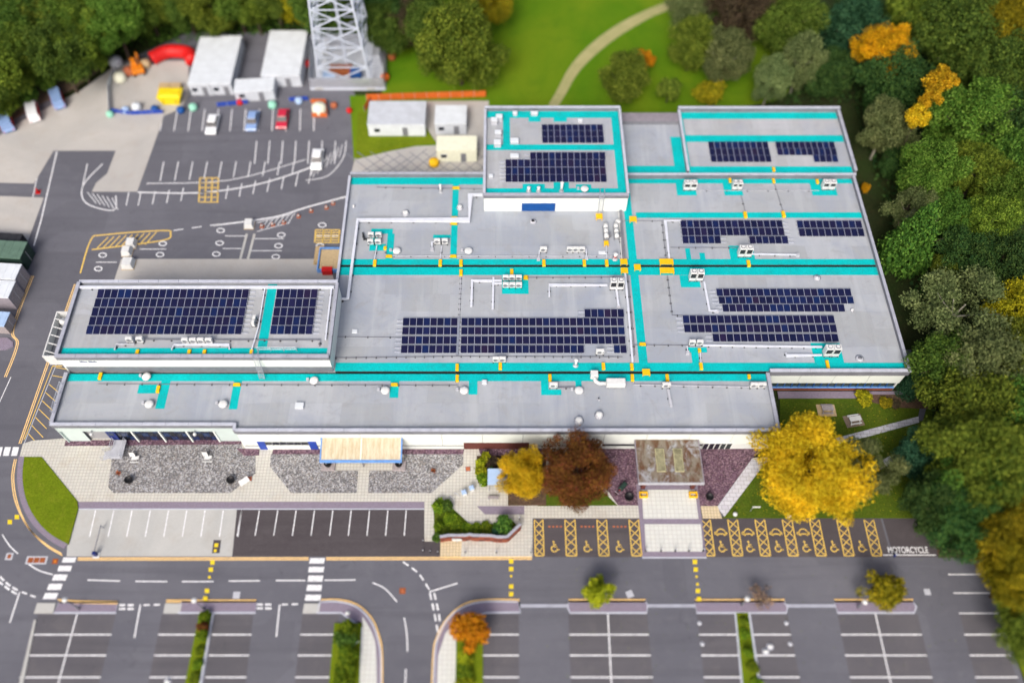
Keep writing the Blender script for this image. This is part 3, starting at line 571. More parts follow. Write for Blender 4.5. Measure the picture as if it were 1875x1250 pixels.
# rear car park
for i in range(13):
    u = 180 + 0; a = 300 + i * 26.5
    if a < 560: mark([(a, 296), (a - 7 + i * .35, 332 - i * 1.4)], .16)
for i in range(9):
    a = 158 + i * 0
for u, d in ((236, 352), (258, 352), (284, 350), (310, 348), (336, 344), (418, 340), (443, 336), (468, 331), (494, 327), (520, 322), (546, 317), (570, 312)): mark([(u, d), (u - 5, d + 24)], .16)
mark([(252, 352), (366, 353), (470, 338), (560, 310), (600, 290)], .28, smooth=4); mark([(268, 336), (420, 330), (560, 292)], .16, smooth=4)
for i in range(12): mark([(300 + i * 25, 200), (293 + i * 25.6, 240)], .16)
for i in range(7): mark([(470 + i * 24, 258), (466 + i * 24.4, 300)], .16)
mark([(188, 300), (152, 340), (158, 372), (208, 385), (212, 358)], .2, smooth=5); mark([(160, 300), (150, 345)], .16)
for i in range(6): mark([(160 + i * 9, 352 + i * 2), (176 + i * 8, 372 + i * 2.4)], .12)
mark([(560, 330), (600, 322), (628, 290), (634, 258)], .16, smooth=5)
for i in range(8): mark([(565 + i * 8, 330 - i * 6), (578 + i * 7, 300 - i * 5)], .12)
mark([(104, 278), (76, 400), (62, 450)], .2); mark([(80, 270), (36, 470)], .14)
for k in range(4): dashes([(318, 422), (420, 408)], .2, 1.6, 1.4) if k == 0 else None
mark([(390, 413), (500, 398), (560, 380), (634, 360)], .3, smooth=4)
mark([(470, 408), (535, 392), (530, 408), (470, 424)], .12)
for i in range(6): mark([(478 + i * 10, 420 - i * 2.6), (490 + i * 10, 403 - i * 2.6)], .12)
# yellow boxes behind the building
mark([(147, 500), (166, 440), (190, 430), (300, 422), (312, 428), (306, 438), (258, 446), (168, 457)], .22, 'yellow_paint', smooth=4)
for i in range(9): mark([(178 + i * 11, 454 - i * .8), (198 + i * 11, 434 - i * 1.1)], .16, 'yellow_paint')
for (u0, v0, u1, v1) in ((366, 326, 400, 370), (578, 421, 622, 444)):
    for i in range(6): mark([(u0, v0 + (v1 - v0) * i / 5), (u1, v0 + (v1 - v0) * i / 5)], .2, 'yellow_paint')
    for i in range(4): mark([(u0 + (u1 - u0) * i / 3, v0), (u0 + (u1 - u0) * i / 3 - 2, v1)], .2, 'yellow_paint')
for u, v in ((180, 492), (188, 467), (298, 446), (293, 466), (404, 422), (402, 445), (396, 465), (515, 430), (510, 450), (505, 470), (590, 412), (586, 450)):
    mark([(u + 7 * math.cos(t * .7), v + 4 * math.sin(t * .7)) for t in range(10)], .2, z=.012)
for u0, u1, v in ((176, 214, 480), (256, 304, 456), (412, 450, 432), (408, 446, 455), (462, 520, 437), (458, 516, 459), (580, 622, 432)): mark([(u0, v), (u1, v)], .14)
for i in range(11):     # hatched yard
    a = 640 + i * 24
    link('painted_line', ribbon([G(a, 330, .06), G(a + 70, 272 if a > 700 else 284, .06)], .16, .051, .056).mesh('painted_line', 'mid_grey'), HATCHP)
    link('painted_line', ribbon([G(a + 60, 330, .06), G(a - 10, 278, .06)], .16, .057, .062).mesh('painted_line', 'mid_grey'), HATCHP)
mark([(20, 690), (-30, 800)], .12)
# ================================================================== BUILDING
XL, XR, XW = -24.75, 58.7, -62.0
BLD = thing('office_building', 'large flat-roofed white office and works building with teal roof walkways', 'building', (0, 75, 0))
def bp(name, mb, mats, smooth=False): return link(name, mb.mesh(name, mats, (0, 75, 0), smooth), BLD)
ZR = 5.6
zt = 5.05
# cores (walls behind the cladding)
bp('wall', MB().box(XL, XR - .25, 61.34, 98.1, -.5, zt), 'wall_core')
bp('wall', MB().box(-61.8, 38.3, 53.3, 60.82, -.5, zt), 'wall_core')
bp('wall', MB().box(-61.85, -24.0, 61.32, 74.1, -.5, 9.2), 'wall_core')
bp('wall', MB().box(-2.4, 20.2, 91.2, 110.2, -.5, 9.0), 'wall_core')
bp('wall', MB().box(20.35, 31.0, 98.2, 112.2, -.5, 5.6), 'wall_core')
bp('wall', MB().box(31.1, 58.6, 98.15, 113.1, -.5, 5.9), 'wall_core')
def deck(x0, x1, y0, y1, z, mat='roof', t=.5): return bp('roof_deck', MB().box(x0, x1, y0, y1, z - t, z), mat)
deck(XL, XR - .05, 80.3, 98.3, ZR)
deck(XL, XR - .06, 61.3, 79.86, ZR)
deck(XW + .1, 38.35, 52.75, 60.86, ZR)
deck(-36.25, 38.34, 51.75, 52.74, ZR - .001)
deck(XW + .1, -23.9, 61.2, 74.2, 9.4, 'roof_pale')
deck(-2.5, 20.35, 91.05, 110.25, 9.2, 'roof_pale')
deck(20.4, 31.05, 98.45, 112.25, 5.95); deck(31.08, 58.9, 98.4, 113.2, 6.2, 'roof_pale')
# gutters
bp('gutter_shade_facing', MB().box(XL + .1, XR - .35, 80.25, 80.298, 5.13, 5.605), 'gutter'); bp('gutter_shade_facing', MB().box(-23.6, 38.3, 61.25, 61.298, 5.13, 5.605), 'gutter')  # near-black facings added over the lit deck edges, painting shade into the slots
bp('gutter_shade_facing', MB().box(-23.6, 38.3, 61.12, 61.248, 5.13, 5.5), 'gutter'); bp('gutter_shade_facing', MB().box(XL + .1, XR - .35, 80.12, 80.248, 5.13, 5.5), 'gutter')  # second pair of dark facings, same painted slot shade
bp('gutter', MB().box(XL + .2, XR - .3, 79.86, 80.3, 5.0, 5.12), 'gutter'); bp('gutter', MB().box(-23.6, 38.2, 60.86, 61.3, 5.0, 5.12), 'gutter')
bp('gutter', MB().box(-61.6, -23.95, 60.86, 61.2, 5.0, 5.12), 'gutter')
def parapet(x0, x1, y0, y1, z0, z1, ow=.12, mat='coping', axis=None):
    """upstand with an overhanging coping; coping in lengths with joints"""
    bp('parapet', MB().box(x0, x1, y0, y1, z0, z1 - .08), 'parapet_inner')
    L = 3.05; lx = x1 - x0; ly = y1 - y0
    if lx >= ly: n = max(1, round(lx / L)); segs = [(x0 + lx * i / n, x0 + lx * (i + 1) / n - .025, y0 - ow, y1 + ow) for i in range(n)]
    else: n = max(1, round(ly / L)); segs = [(x0 - ow, x1 + ow, y0 + ly * i / n, y0 + ly * (i + 1) / n - .025) for i in range(n)]
    for (a, b, c, d) in segs: bp('coping', MB().box(a, b, c, d, z1 - .08 + .0005, z1, 0, .015), mat)
# main block
parapet(XR - .32, XR, 61.32, 98.3, 5.1, 6.4, .07); parapet(XL - .02, -2.56, 98.32, 98.64, 5.1, 6.6, .07)
parapet(20.46, XR + .2, 98.02, 98.3, 5.5, 6.7, .07, 'coping_light'); parapet(XL - .25, XL + .08, 74.32, 98.3, 5.1, 6.25, .05, 'coping_light')
parapet(38.62, XR + .08, 60.9, 61.24, 5.0, 6.35, .10, 'coping_light')
# front wing
parapet(-36.34, 38.48, 51.56, 51.84, 5.1, 6.3, .10, 'coping_light'); parapet(XW - .04, -36.5, 52.50, 52.78, 5.1, 6.2, .10, 'coping_light')
parapet(-36.66, -36.36, 51.66, 52.80, 5.1, 6.22, .07, 'coping_light')
parapet(38.12, 38.5, 51.9, 60.84, 5.1, 6.1, .08); parapet(XW - .1, XW + .25, 52.85, 60.84, 5.1, 6.2, .10)
# low block at the flank
parapet(XW - .05, -23.82, 61.14, 61.46, 9.0, 10.0, .12); parapet(XW - .02, -23.84, 74.0, 74.3, 9.0, 9.85, .12, 'coping_light')
parapet(XW - .06, XW + .3, 61.48, 73.95, 9.0, 10.05, .08); parapet(-24.1, -23.78, 61.48, 73.95, 9.0, 9.8, .08)
# plant room
parapet(-2.58, 20.44, 90.94, 91.24, 8.9, 9.75, .12); parapet(-2.56, 20.42, 110.05, 110.38, 8.9, 10.05, .08, 'coping_light')
parapet(-2.6, -2.28, 91.28, 110.0, 8.9, 9.85, .05, 'coping_light'); parapet(20.12, 20.46, 91.28, 110.0, 8.9, 9.85, .05, 'coping_light')
# rear blocks
parapet(31.06, 59.2, 113.0, 113.34, 5.9, 7.2, .07, 'coping_light'); parapet(31.02, 31.36, 98.7, 112.95, 5.9, 6.9, .05, 'coping_light'); parapet(58.7, 59.06, 98.7, 112.95, 5.9, 7.0, .08)
bp('louvre_screen', MB().box(20.6, 30.9, 110.2, 112.1, 5.95, 6.9), 'mid_grey')
for i in range(12): bp('louvre', MB().box(20.7, 30.8, 110.05 + i * .17, 110.12 + i * .17, 6.9, 6.98), 'shed_grey')
# ---- cladding panels
def clad(x0, x1, y, z0, z1, w, mat='cladding', name='wall_panel', t=.10, gap=.03):
    n = max(1, round((x1 - x0) / w)); d = (x1 - x0) / n
    for i in range(n): bp(name, MB().box(x0 + i * d, x0 + (i + 1) * d - gap, y - t, y, z0, z1, 0, .008), mat)
def cladx(x, y0, y1, z0, z1, w, mat='cladding', t=.10, gap=.03):
    n = max(1, round((y1 - y0) / w)); d = (y1 - y0) / n; s = 1 if t > 0 else -1
    for i in range(n): bp('wall_panel', MB().box(min(x, x + t), max(x, x + t), y0 + i * d, y0 + (i + 1) * d - gap, z0, z1), mat)
bp('wall', MB().box(-36.3, 38.2, 51.75, 53.35, -.5, zt), 'wall_core')
clad(-36.36, 14.6, 51.75, 1.30, 6.2, 5.7, gap=.06); clad(14.62, 38.46, 51.75, 1.9, 6.2, 5.9, gap=.06)
bp('reveal', MB().box(-36.2, 38.3, 51.70, 51.748, 1.0, 1.4), 'dark')
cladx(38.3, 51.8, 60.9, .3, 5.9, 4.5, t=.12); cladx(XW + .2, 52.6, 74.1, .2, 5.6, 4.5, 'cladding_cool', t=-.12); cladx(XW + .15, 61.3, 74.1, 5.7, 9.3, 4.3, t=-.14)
bp('wall_panel', MB().box(-36.42, -36.3, 51.7, 52.6, .2, 5.9), 'cladding')
# lower white band with its openings
D0, D1 = G(478, 822)[0], G(584, 822)[0]; Wn0, Wn1 = G(1283, 820)[0], G(1335, 820)[0]; V0, V1 = G(850, 815)[0], G(968, 815)[0]
for a, b in ((-36.34, D0), (D1, V0), (V1, Wn0), (Wn1, 38.4)): clad(a, b, 51.75, 0.05, 1.0 if a < 14 else 1.72, 7, 'plinth_white', 'plinth_panel', .07)
for x in (D0, D1 - 1.1): bp('door', MB().box(x, x + 1.1, 51.55, 51.69, .12, 2.6), 'blue_bright')
bp('window', MB().box(D0 + 1.1, D1 - 1.1, 51.6, 51.69, 1.55, 2.45), 'glass_dark')
for i in range(7): x = D0 + 1.1 + (D1 - D0 - 2.2) * i / 6; bp('mullion', MB().box(x - .05, x + .05, 51.55, 51.6, 1.5, 2.5), 'mid_grey')
bp('wall_panel', MB().box(D0 + 1.1, D1 - 1.1, 51.55, 51.7, .1, 1.5), 'cladding')
bp('window', MB().box(V0, V1, 51.62, 51.72, .1, 2.2), 'brick_dark')  # no glazing: dark brown block added to stand in for the recess under the fascia
n = 5
for i in range(n):
    a = Wn0 + (Wn1 - Wn0) * i / n; b = Wn0 + (Wn1 - Wn0) * (i + 1) / n
    w_ = bp('window', MB().box(a, b, 51.56, 51.68, .3, 2.15), 'unit_white'); link('pane', MB().box(a + .08, b - .08, 51.52, 51.559, .4, 2.05).mesh('pane', 'glass_dark' if i < 3 else 'glass_green', (0, 75, 0)), w_)
# set-back glazed workshop front
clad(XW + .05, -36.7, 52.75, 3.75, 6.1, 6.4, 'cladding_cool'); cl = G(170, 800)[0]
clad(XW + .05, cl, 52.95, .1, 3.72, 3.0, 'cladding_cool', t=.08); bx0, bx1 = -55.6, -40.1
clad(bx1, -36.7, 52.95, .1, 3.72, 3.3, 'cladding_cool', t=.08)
for k in range(4):
    a = bx0 + (bx1 - bx0) * k / 4; b = bx0 + (bx1 - bx0) * (k + 1) / 4 - .22
    w_ = bp('window', MB().box(a, b, 53.0, 53.25, .25, 3.74), 'navy')
    for i in range(4):
        for j in range(3):
            p = link('pane', MB().box(a + .06 + (b - a - .06) * i / 4, a + (b - a - .06) * (i + 1) / 4, 52.955, 52.999, .35 + j * 1.12, .35 + j * 1.12 + 1.04).mesh('pane', 'glass_dark' if (i + j + k) % 3 else 'glass_blue', (0, 75, 0)), w_)
    bp('post', MB().box(b, b + .22, 52.7, 52.99, .1, 3.74), 'cladding')
dr = bp('door', MB().box(bx0 - .02, bx0 + 1.2, 52.8, 52.94, .9, 3.3), 'navy'); link('door_glass', MB().box(bx0 + .25, bx0 + .95, 52.78, 52.799, 2.1, 3.0).mesh('door_glass', 'glass_blue', (0, 75, 0)), dr)
# garden front of the main block
clad(38.65, XR + .05, 61.32, 2.25, 6.24, 5.0, gap=.06); yb = 61.32
bp('window_band', MB().box(38.7, XR - .3, 61.42, 61.6, .9, 2.24), 'dark')
for i in range(18):
    a = 38.8 + i * (XR - .5 - 38.8) / 18; b = a + (XR - .5 - 38.8) / 18
    w_ = bp('window', MB().box(a, b, 61.32, 61.42, 1.0, 2.24), 'glass_green'); link('mullion', MB().box(a - .06, a + .06, 61.22, 61.32, 1.0, 2.24).mesh('mullion', 'blue', (0, 75, 0)), w_)
bp('sill', MB().box(38.7, XR - .3, 61.1, 61.42, .86, 1.0), 'sky_blue')
for i in range(24): bp('brick_pier', MB().box(38.7 + i * .826, 38.7 + i * .826 + .81, 61.24, 61.34, 0, .85), 'brick')
bp('wall_panel', MB().box(XR - .3, XR - .1, 61.3, 98.2, .1, 5.1), 'cladding')
# walls of the upper blocks
clad(XW + .1, -23.85, 61.32, 7.05, 9.8, 5.4); bp('apron_flashing', MB().box(XW + .3, -23.9, 61.24, 61.33, 5.6, 7.04), 'mid_grey')
cladx(-24.0, 61.4, 74.1, 5.62, 9.5, 4.2, t=.12); clad(-2.5, 20.4, 91.2, 5.62, 9.55, 7.4); cladx(20.2, 91.3, 110, 5.7, 9.4, 6, t=.12); cladx(-2.4, 91.3, 110, 5.7, 9.4, 6, t=-.12)
a, b = G(955, 385, 5.7)[0], G(1016, 385, 5.7)[0]; bp('louvre_door', MB().box(a, b, 90.98, 91.09, 5.75, 7.55), 'blue')
for i in range(9): bp('louvre', MB().box(a + .1, b - .1, 90.94, 90.979, 5.85 + i * .19, 5.95 + i * .19), 'blue')
bp('wall_panel', MB().box(XL - .12, XL, 74.4, 98.5, .1, 5.1), 'cladding'); bp('wall_panel', MB().box(XW, -24, 74.1, 74.25, .1, 9.3), 'cladding')
# sign on the white wall: small dark blue lettering under a mark (too small in the photo to read)
sx, sz = G(144, 664, 8.4)[0], 8.30
sg = bp('sign', MB().box(sx - .02, sx + 3.3, 61.205, 61.218, sz - .12, sz + .95), 'cladding')
rr = random.Random(3); x = sx + .15
for wl_ in (6, 6):
    for i in range(wl_):
        w = rr.uniform(.15, .24); h = rr.choice((.28, .28, .42)); link('letter', MB().box(x, x + w * .72, 61.19, 61.204, sz, sz + h).mesh('letter', 'navy', (0, 75, 0)), sg); x += w
    x += .16
link('logo', MB().prism(arcpts(0, 0, .13, 0, 330, 11), 0, .015).mesh('logo', 'navy'), sg, (sx + 2.75, 61.2 - 75, sz + .72)).rotation_euler = (R(90), 0, 0)
link('logo', MB().box(sx + 2.35, sx + 2.58, 61.19, 61.204, sz + .62, sz + .74).mesh('logo', 'pale_blue', (0, 75, 0)), sg)
# ---- teal walkways
def walk(uL, uR, v0, v1, z=ZR, dz=.012):
    x0, y0 = G(uL, v1, z); x1, _ = G(uR, v1, z); _, y1 = G(uL, v0, z)
    return x0, x1, y0, y1
wk = [0]
def teal(uL, uR, v0, v1, z=ZR, x0=None, x1=None, y0=None, y1=None, dz=.012):
    a = walk(uL, uR, v0, v1, z); wk[0] += 1
    q = [x0 if x0 is not None else a[0], x1 if x1 is not None else a[1], y0 if y0 is not None else a[2], y1 if y1 is not None else a[3]]
    h = z + dz + (wk[0] % 7) * .0012
    bp('walkway', MB().box(*q, z - .002 - (wk[0] % 7) * .0005, h), 'teal')
teal(643, 884, 326, 338, x0=XL + .1, x1=-2.6, y1=98.3); teal(824, 836, 338, 474)
teal(623, 1610, 474.5, 486, x0=XL + .1, x1=XR - .33, y0=80.31); teal(620, 1612, 491, 503.5, x0=XL + .1, x1=XR - .33, y1=79.85)
teal(1170, 1186, 330, 664, y1=98); teal(1155, 1578, 326, 336, x0=20.5, x1=XR - .33, y1=98); teal(1165, 1592, 389, 399, x1=XR - .33)
teal(1240, 1276, 336, 358); teal(1327, 1361, 336, 358); teal(1488, 1534, 336, 358)
teal(601, 1665, 664, 680, x0=-23.7, x1=XR - .33, y0=61.31); teal(120, 1405, 685, 697.5, x0=XW + .3, x1=38.1, y1=60.85)
teal(676, 690, 419, 459); teal(690, 719, 419, 428); teal(706, 719, 428, 475); teal(690, 706, 447, 459); teal(793, 825, 430, 436)
teal(1257, 1266, 455, 475); teal(1282, 1292, 463, 475); teal(1338, 1352, 450, 475); teal(1352, 1383, 450, 475); teal(1247, 1283, 504, 526)
teal(1492, 1546, 628, 665); teal(1268, 1281, 638, 665); teal(1260, 1295, 636, 645); teal(919, 968, 504, 538)
teal(284, 301, 697, 748); teal(251, 284.5, 704, 720); teal(419, 434, 697, 749); teal(713, 729, 697, 728); teal(858, 874, 697, 722); teal(991, 1005, 697, 723); teal(1005, 1028, 713, 723); teal(1054, 1065, 697, 708)
teal(110, 594, 637, 648, 9.4, x0=XW + .4, x1=-24.2, y0=61.5); teal(470.5, 488, 512, 640, 9.4, y1=73.9)
zq = 9.2
teal(890, 1138, 205, 216, zq, x0=-2.2, x1=20.1, y1=110.0); teal(921, 934, 214, 268, zq); teal(890, 1140, 265, 275, zq, x0=-2.2, x1=20.1); teal(1132, 1149, 205, 352, zq, x1=20.1, y1=109.9); teal(890, 1149, 345, 354, zq, x0=-2.2, x1=20.0, y0=91.3)
teal(968, 990, 212, 223, zq); teal(1014, 1038, 212, 223, zq); teal(957, 998, 337, 347, zq); teal(1014, 1042, 334, 347, zq); teal(1055, 1083, 338, 347, zq)
zb = 6.2
teal(1252, 1540, 205, 218, zb, x0=31.4, x1=58.65, y1=112.9); teal(1254, 1550, 248, 260, zb, x0=31.4, x1=58.65); teal(1251, 1264, 216, 306, zb, x0=31.4); teal(1251, 1560, 305, 314, zb, x0=31.4, x1=58.65, y0=98.7)
teal(1236, 1250, 251, 313, 5.95, x1=31.0); teal(1150, 1250, 304, 313, 5.95, x0=20.5, x1=31.0, y0=98.7)
# flank gantry: open white steel box with struts beside the low block
gx0, gx1, gy0, gy1 = -64.3, XW - .2, 61.7, 69.3
gz = 7.6
bp('gantry_beam', MB().box(gx0, gx0 + .16, gy0, gy1, gz, gz + 1.5), 'unit_white'); bp('gantry_beam', MB().box(gx0 + .16, gx1, gy0, gy0 + .16, gz - .8, gz + 1.5), 'unit_white'); bp('gantry_beam', MB().box(gx0 + .16, gx1, gy1 - .16, gy1, gz, gz + 1.5), 'unit_white')
bp('gantry_floor', MB().box(gx0 + .17, gx1, gy0 + .17, gy1 - .17, gz, gz + .08), 'mid_grey')
for i in range(5): y = gy0 + 1 + i * 1.35; bp('strut', MB().bar((gx0 + .1, y, gz + 1.4), (gx1, y - .6, gz + 1.4), .12), 'unit_white')
bp('fan_drum', MB().lathe(gx0 + 1.0, gy1 - 1.3, [(.5, gz + .08), (.5, gz + 1.0), (.42, gz + 1.15)], 14), 'unit_white', True)

# ================================================================== ROOF EQUIPMENT
# ---- solar arrays: every panel is a part
TILT = R(6)
pv_cache = {}
def pv_mesh(w, d):
    k = (round(w, 2), round(d, 2))
    if k not in pv_cache:
        mb = MB(); c, s = math.cos(TILT), math.sin(TILT); w2 = w / 2
        def P(x, y, z): return (x, y * c - z * s, y * s + z * c)
        def hb(x0, x1, y0, y1, z0, z1, mi): mb.hexa([P(x0, y0, z0), P(x1, y0, z0), P(x1, y1, z0), P(x0, y1, z0)], [P(x0, y0, z1), P(x1, y0, z1), P(x1, y1, z1), P(x0, y1, z1)], mi)
        f = .032; hb(-w2, w2, 0, d, 0, .04, 0); hb(-w2 + f, w2 - f, f * .7, d - f * .7, .04, .044, 1)
        pv_cache[k] = mb.mesh('solar_panel', ['silver', 'pv'])
    return pv_cache[k]
def array(label, z, rows, rail=None):
    """rows: (uL, uR, vTop, vBottom, columns) ; rail: side on which the rails stick out"""
    x0, y0 = G(rows[0][0], rows[0][3], z + .15)
    t = thing('solar_array', label, 'solar panels', (x0, y0, z), 0, 'solar arrays on the roofs')
    for (uL, uR, vt, vb, n) in rows:
        a, ya = G(uL, vb, z + .15); b, _ = G(uR, vb, z + .15); _, yb_ = G(uL, vt, z + .15)
        p = (b - a) / n; d = (yb_ - ya) / math.cos(TILT) * 1.0
        m = pv_mesh(p - .014, d)
        for i in range(n): link('solar_panel', m, t, (a + p * (i + .5) - x0, ya - y0, .14))
        for q in (.22, .78):
            yy = ya + (yb_ - ya) * q; e0, e1 = (.9 if rail == 'L' else .06), (.9 if rail == 'R' else .06)
            link('rail', MB().box(a - e0 - x0, b + e1 - x0, yy - .06 - y0, yy + .06 - y0, 0, .125).mesh('rail', 'silver'), t)
        link('wind_deflector', MB().box(a - x0 + .02, b - x0 - .02, yb_ - y0 + .005, yb_ - y0 + .05, .0, .13 + d * math.sin(TILT)).mesh('wind_deflector', 'galv'), t)
    return t
def stack_rows(uL, uR, vs_, n): return [(uL + k * (uL - CX) / 2600 * 0, uR, a, b, n) for k, (a, b) in enumerate(vs_)]
def grid_rows(uLb, uRb, vb, vrows, n, z):
    """rows sharing the same world X range given at the bottom edge"""
    a = G(uLb, vb, z + .15)[0]; b = G(uRb, vb, z + .15)[0]; out = []
    for (vt, v1) in vrows:
        _, yy = G(CX, v1, z + .15); dd = yy * _c - (z + .15 - CAM_H) * _s
        out.append((CX + FPX * a / dd, CX + FPX * b / dd, vt, v1, n))
    return out
L5 = [(530.6, 545.5), (547.5, 562), (564, 578.7), (580.5, 595.2), (597, 612)]
array('long solar array of five rows on the low flank block', 9.4, grid_rows(156.2, 442, 612, L5, 22, 9.4), 'R')
array('small solar array beside the teal strip on the low flank block', 9.4, grid_rows(494, 571.6, 612, L5, 6, 9.4), 'R')
M4 = [(583, 596.3), (599.7, 612.5), (616.4, 629.6), (632.8, 646.3)]
array('wide solar array of five rows on the central roof', ZR, grid_rows(843, 1147.5, 646.3, M4[:3], 24, ZR) + [(1070.3, 1143.3, 567, 580.7, 6)] + [(842.7, 1070, *M4[3], 18), (1124, 1148, *M4[3], 2)], 'L')
array('narrow solar array of four rows ending at the central cable run', ZR, grid_rows(733.5, 836.5, 646.3, M4, 8, ZR), 'L')
array('solar array of three rows along the teal strip with a gap in its front row', ZR, grid_rows(1248.5, 1437.5, 431.4, [(404.5, 416.6), (418.3, 431.4)], 16, ZR) + [(1250.2, 1320.7, 433, 446, 6), (1373, 1444.3, 433.5, 446.3, 6)], 'R')
array('solar array of two rows by the roof edge above the wood', ZR, grid_rows(1464, 1584, 433, [(405, 417.5), (419.6, 433)], 10, ZR))
array('stepped solar array of three rows below the teal crossing', ZR, [(1312.3, 1560, 529.5, 541.9, 20), (1316.5, 1564.5, 543.8, 556, 20), (1323.5, 1548, 558, 570.7, 18)], 'L')
array('solar array of three rows next to the garden front', ZR, grid_rows(1253, 1533.5, 608.5, [(578.4, 591.9), (595, 608.5)], 22, ZR) + [(1305.6, 1536.5, 612, 625.5, 18)], 'L')
array('small solar array at the back of the plant room roof', 9.2, grid_rows(992.6, 1106.5, 262, [(229.3, 239.5), (240.5, 250.5), (251.5, 262)], 10, 9.2))
array('stepped solar array at the front of the plant room roof', 9.2, grid_rows(925.4, 1111.2, 333.6, [(293.5, 306), (307.6, 319.8), (321, 333.6)], 16, 9.2) + [(970.5, 1109, 280.3, 292.3, 12)], 'L')
array('solar array of three rows beside the teal edge of the rear block', 6.2, grid_rows(1302, 1413.5, 297, [(260.8, 272), (273, 284.5), (285.5, 297)], 10, 6.2))
array('stepped solar array at the far corner of the rear block', 6.2, grid_rows(1424, 1533.5, 284.5, [(260.8, 272), (273, 284.5)], 10, 6.2) + [(1490.8, 1535.6, 285.5, 297, 4)])
# ---- condensers
def tall_unit(label, u, v, n, z=ZR, w=1.0, h=1.85, d=.9, group='twin fan condensers'):
    x, y = G(u, v, z); t = thing('condenser_unit', label, 'condenser', (x, y, z), 0, None)
    W_ = n * (w + .08)
    for i in range(n):
        x0 = -W_ / 2 + i * (w + .08); c = part(t, 'cabinet', MB().chamfer(x0, x0 + w, 0, d, .18, .18 + h, .04), 'unit_white')
        link('grille', MB().box(x0 + .1, x0 + w - .1, -.015, .0, .85, .18 + h - .18).mesh('grille', 'dark'), c)
        link('fan_ring', MB().lathe(x0 + w / 2, d * .55, [(.36, .18 + h), (.36, .26 + h), (.30, .27 + h)], 16).mesh('fan_ring', 'mid_grey'), c)
        link('fan', MB().lathe(x0 + w / 2, d * .55, [(.27, .271 + h), (.27, .278 + h)], 12).mesh('fan', 'unit_white'), c)
        for sx in (x0 + .08, x0 + w - .2): part(t, 'foot', MB().box(sx, sx + .12, -.12, d + .12, 0, .18), 'rubber')
    part(t, 'base_rail', MB().box(-W_ / 2 - .05, W_ / 2, -.08, .0, .05, .17), 'mid_grey')
    return t
tall_unit('white twin-fan condenser pair feeding the duct above the wide solar array', 1129, 531, 2)
tall_unit('white twin-fan condenser pair on a teal pad below the roof gutter', 1274, 515, 2)
tall_unit('white twin-fan condenser pair on a teal pad above the roof gutter', 1363, 471, 2)
tall_unit('white twin-fan condenser pair on the teal pad by the garden front', 1521, 653, 2, w=1.05)
tall_unit('greyish condenser pair below the mid-grey rear roof', 1263, 349, 2, h=1.5)
tall_unit('small condenser pair on the middle of the three rear teal pads', 1349, 348, 2, w=.75, h=1.4)
tall_unit('condenser pair on a teal pad under the rear block corner', 1516, 348, 2, h=1.5)
def low_unit(label, u, v, n, z=ZR, rows=1, gap=0.0, w=.95, h=.95, d=.42, rz=0.0):
    x, y = G(u, v, z); t = thing('condenser_unit', label, 'condenser', (x, y, z), rz)
    W_ = n * w + (n - 1) * gap
    for r in range(rows):
        for i in range(n):
            x0 = -W_ / 2 + i * (w + gap); yy = r * 1.35
            c = part(t, 'cabinet', MB().chamfer(x0 + .02, x0 + w - .02, yy, yy + d, .2, .2 + h, .03), 'unit_white')
            link('fan_grille', MB().lathe(0, 0, [(.33, 0), (.33, .012), (.26, .02)], 12).mesh('fan_grille', 'mid_grey'), c, (x0 + w * .42, yy - .001, .2 + h * .52)).rotation_euler = (R(90), 0, 0)
            link('label_plate', MB().box(x0 + w - .24, x0 + w - .08, yy - .008, yy, .55, .8).mesh('label_plate', 'mid_grey'), c)
        for i in range(n + 1): sx = -W_ / 2 + .1 + i * (W_ - .2) / n; part(t, 'foot', MB().box(sx - .06, sx + .06, r * 1.35 - .12, r * 1.35 + d + .12, 0, .2), 'rubber')
    return t
low_unit('block of four white condensers on the square teal pad by the duct', 686, 449, 2, rows=2, gap=.25)
low_unit('white condenser pair hanging off the narrow teal path', 808, 448, 2, gap=.25)
low_unit('block of six white condensers on the teal pad under the gutter', 938, 528, 3, rows=2, gap=.05)
low_unit('single white condenser with a short bent pipe above the gutter', 995, 463, 1, w=1.1)
low_unit('row of three white condensers above the gutter', 1054, 463, 3, w=.95)
low_unit('white condenser pair below the long array on the flank block', 249, 628, 2, 9.4, gap=.5)
low_unit('row of four white condensers below the long array on the flank block', 363, 630, 4, 9.4, gap=.15)
low_unit('slim white condenser pair between the two flank block arrays', 470, 592, 2, 9.4, w=.6, gap=.2, rz=R(86))
low_unit('white condenser pair between the array and the lower teal walkway', 914, 664, 2)
low_unit('single white condenser in the gap of the wide array', 1098, 650, 1, w=1.2)
low_unit('white condenser pair with a dark grille above the small teal square', 1273, 633, 2, gap=.15)
low_unit('single white condenser on the L-shaped teal pad of the front roof', 1013, 711, 1, w=1.2)
low_unit('single white condenser at the head of a long duct on the front roof', 1219, 711, 1, w=1.2)
low_unit('white condenser pair in the corner of the front roof', 1386, 711, 2, w=1.1)
for u, lb in ((1110, 'white twin tube fan unit with a yellow cover at its foot'), (1129, 'white twin tube fan unit beside the dark vertical duct')):
    x, y = G(u, 441, ZR); t = thing('duct_fan', lb, 'fan', (x, y, ZR))
    for k in range(3): c = part(t, 'fan_drum', MB().tube([(0, .1 + k * .95, .75), (0, .95 + k * .95, .75)], .36, 10), 'unit_white', True)
    part(t, 'control_box', MB().box(.45, .7, .5, 1.1, .2, .9), 'mid_grey')
    for sx in (-.4, .4):
        part(t, 'support', MB().bar((sx, 0, .1), (sx, 2.9, .1), .07), 'mid_grey')
        for yy in (.2, 1.5, 2.7): part(t, 'leg', MB().bar((sx, yy, 0), (sx * .6, yy, .6), .05), 'mid_grey')
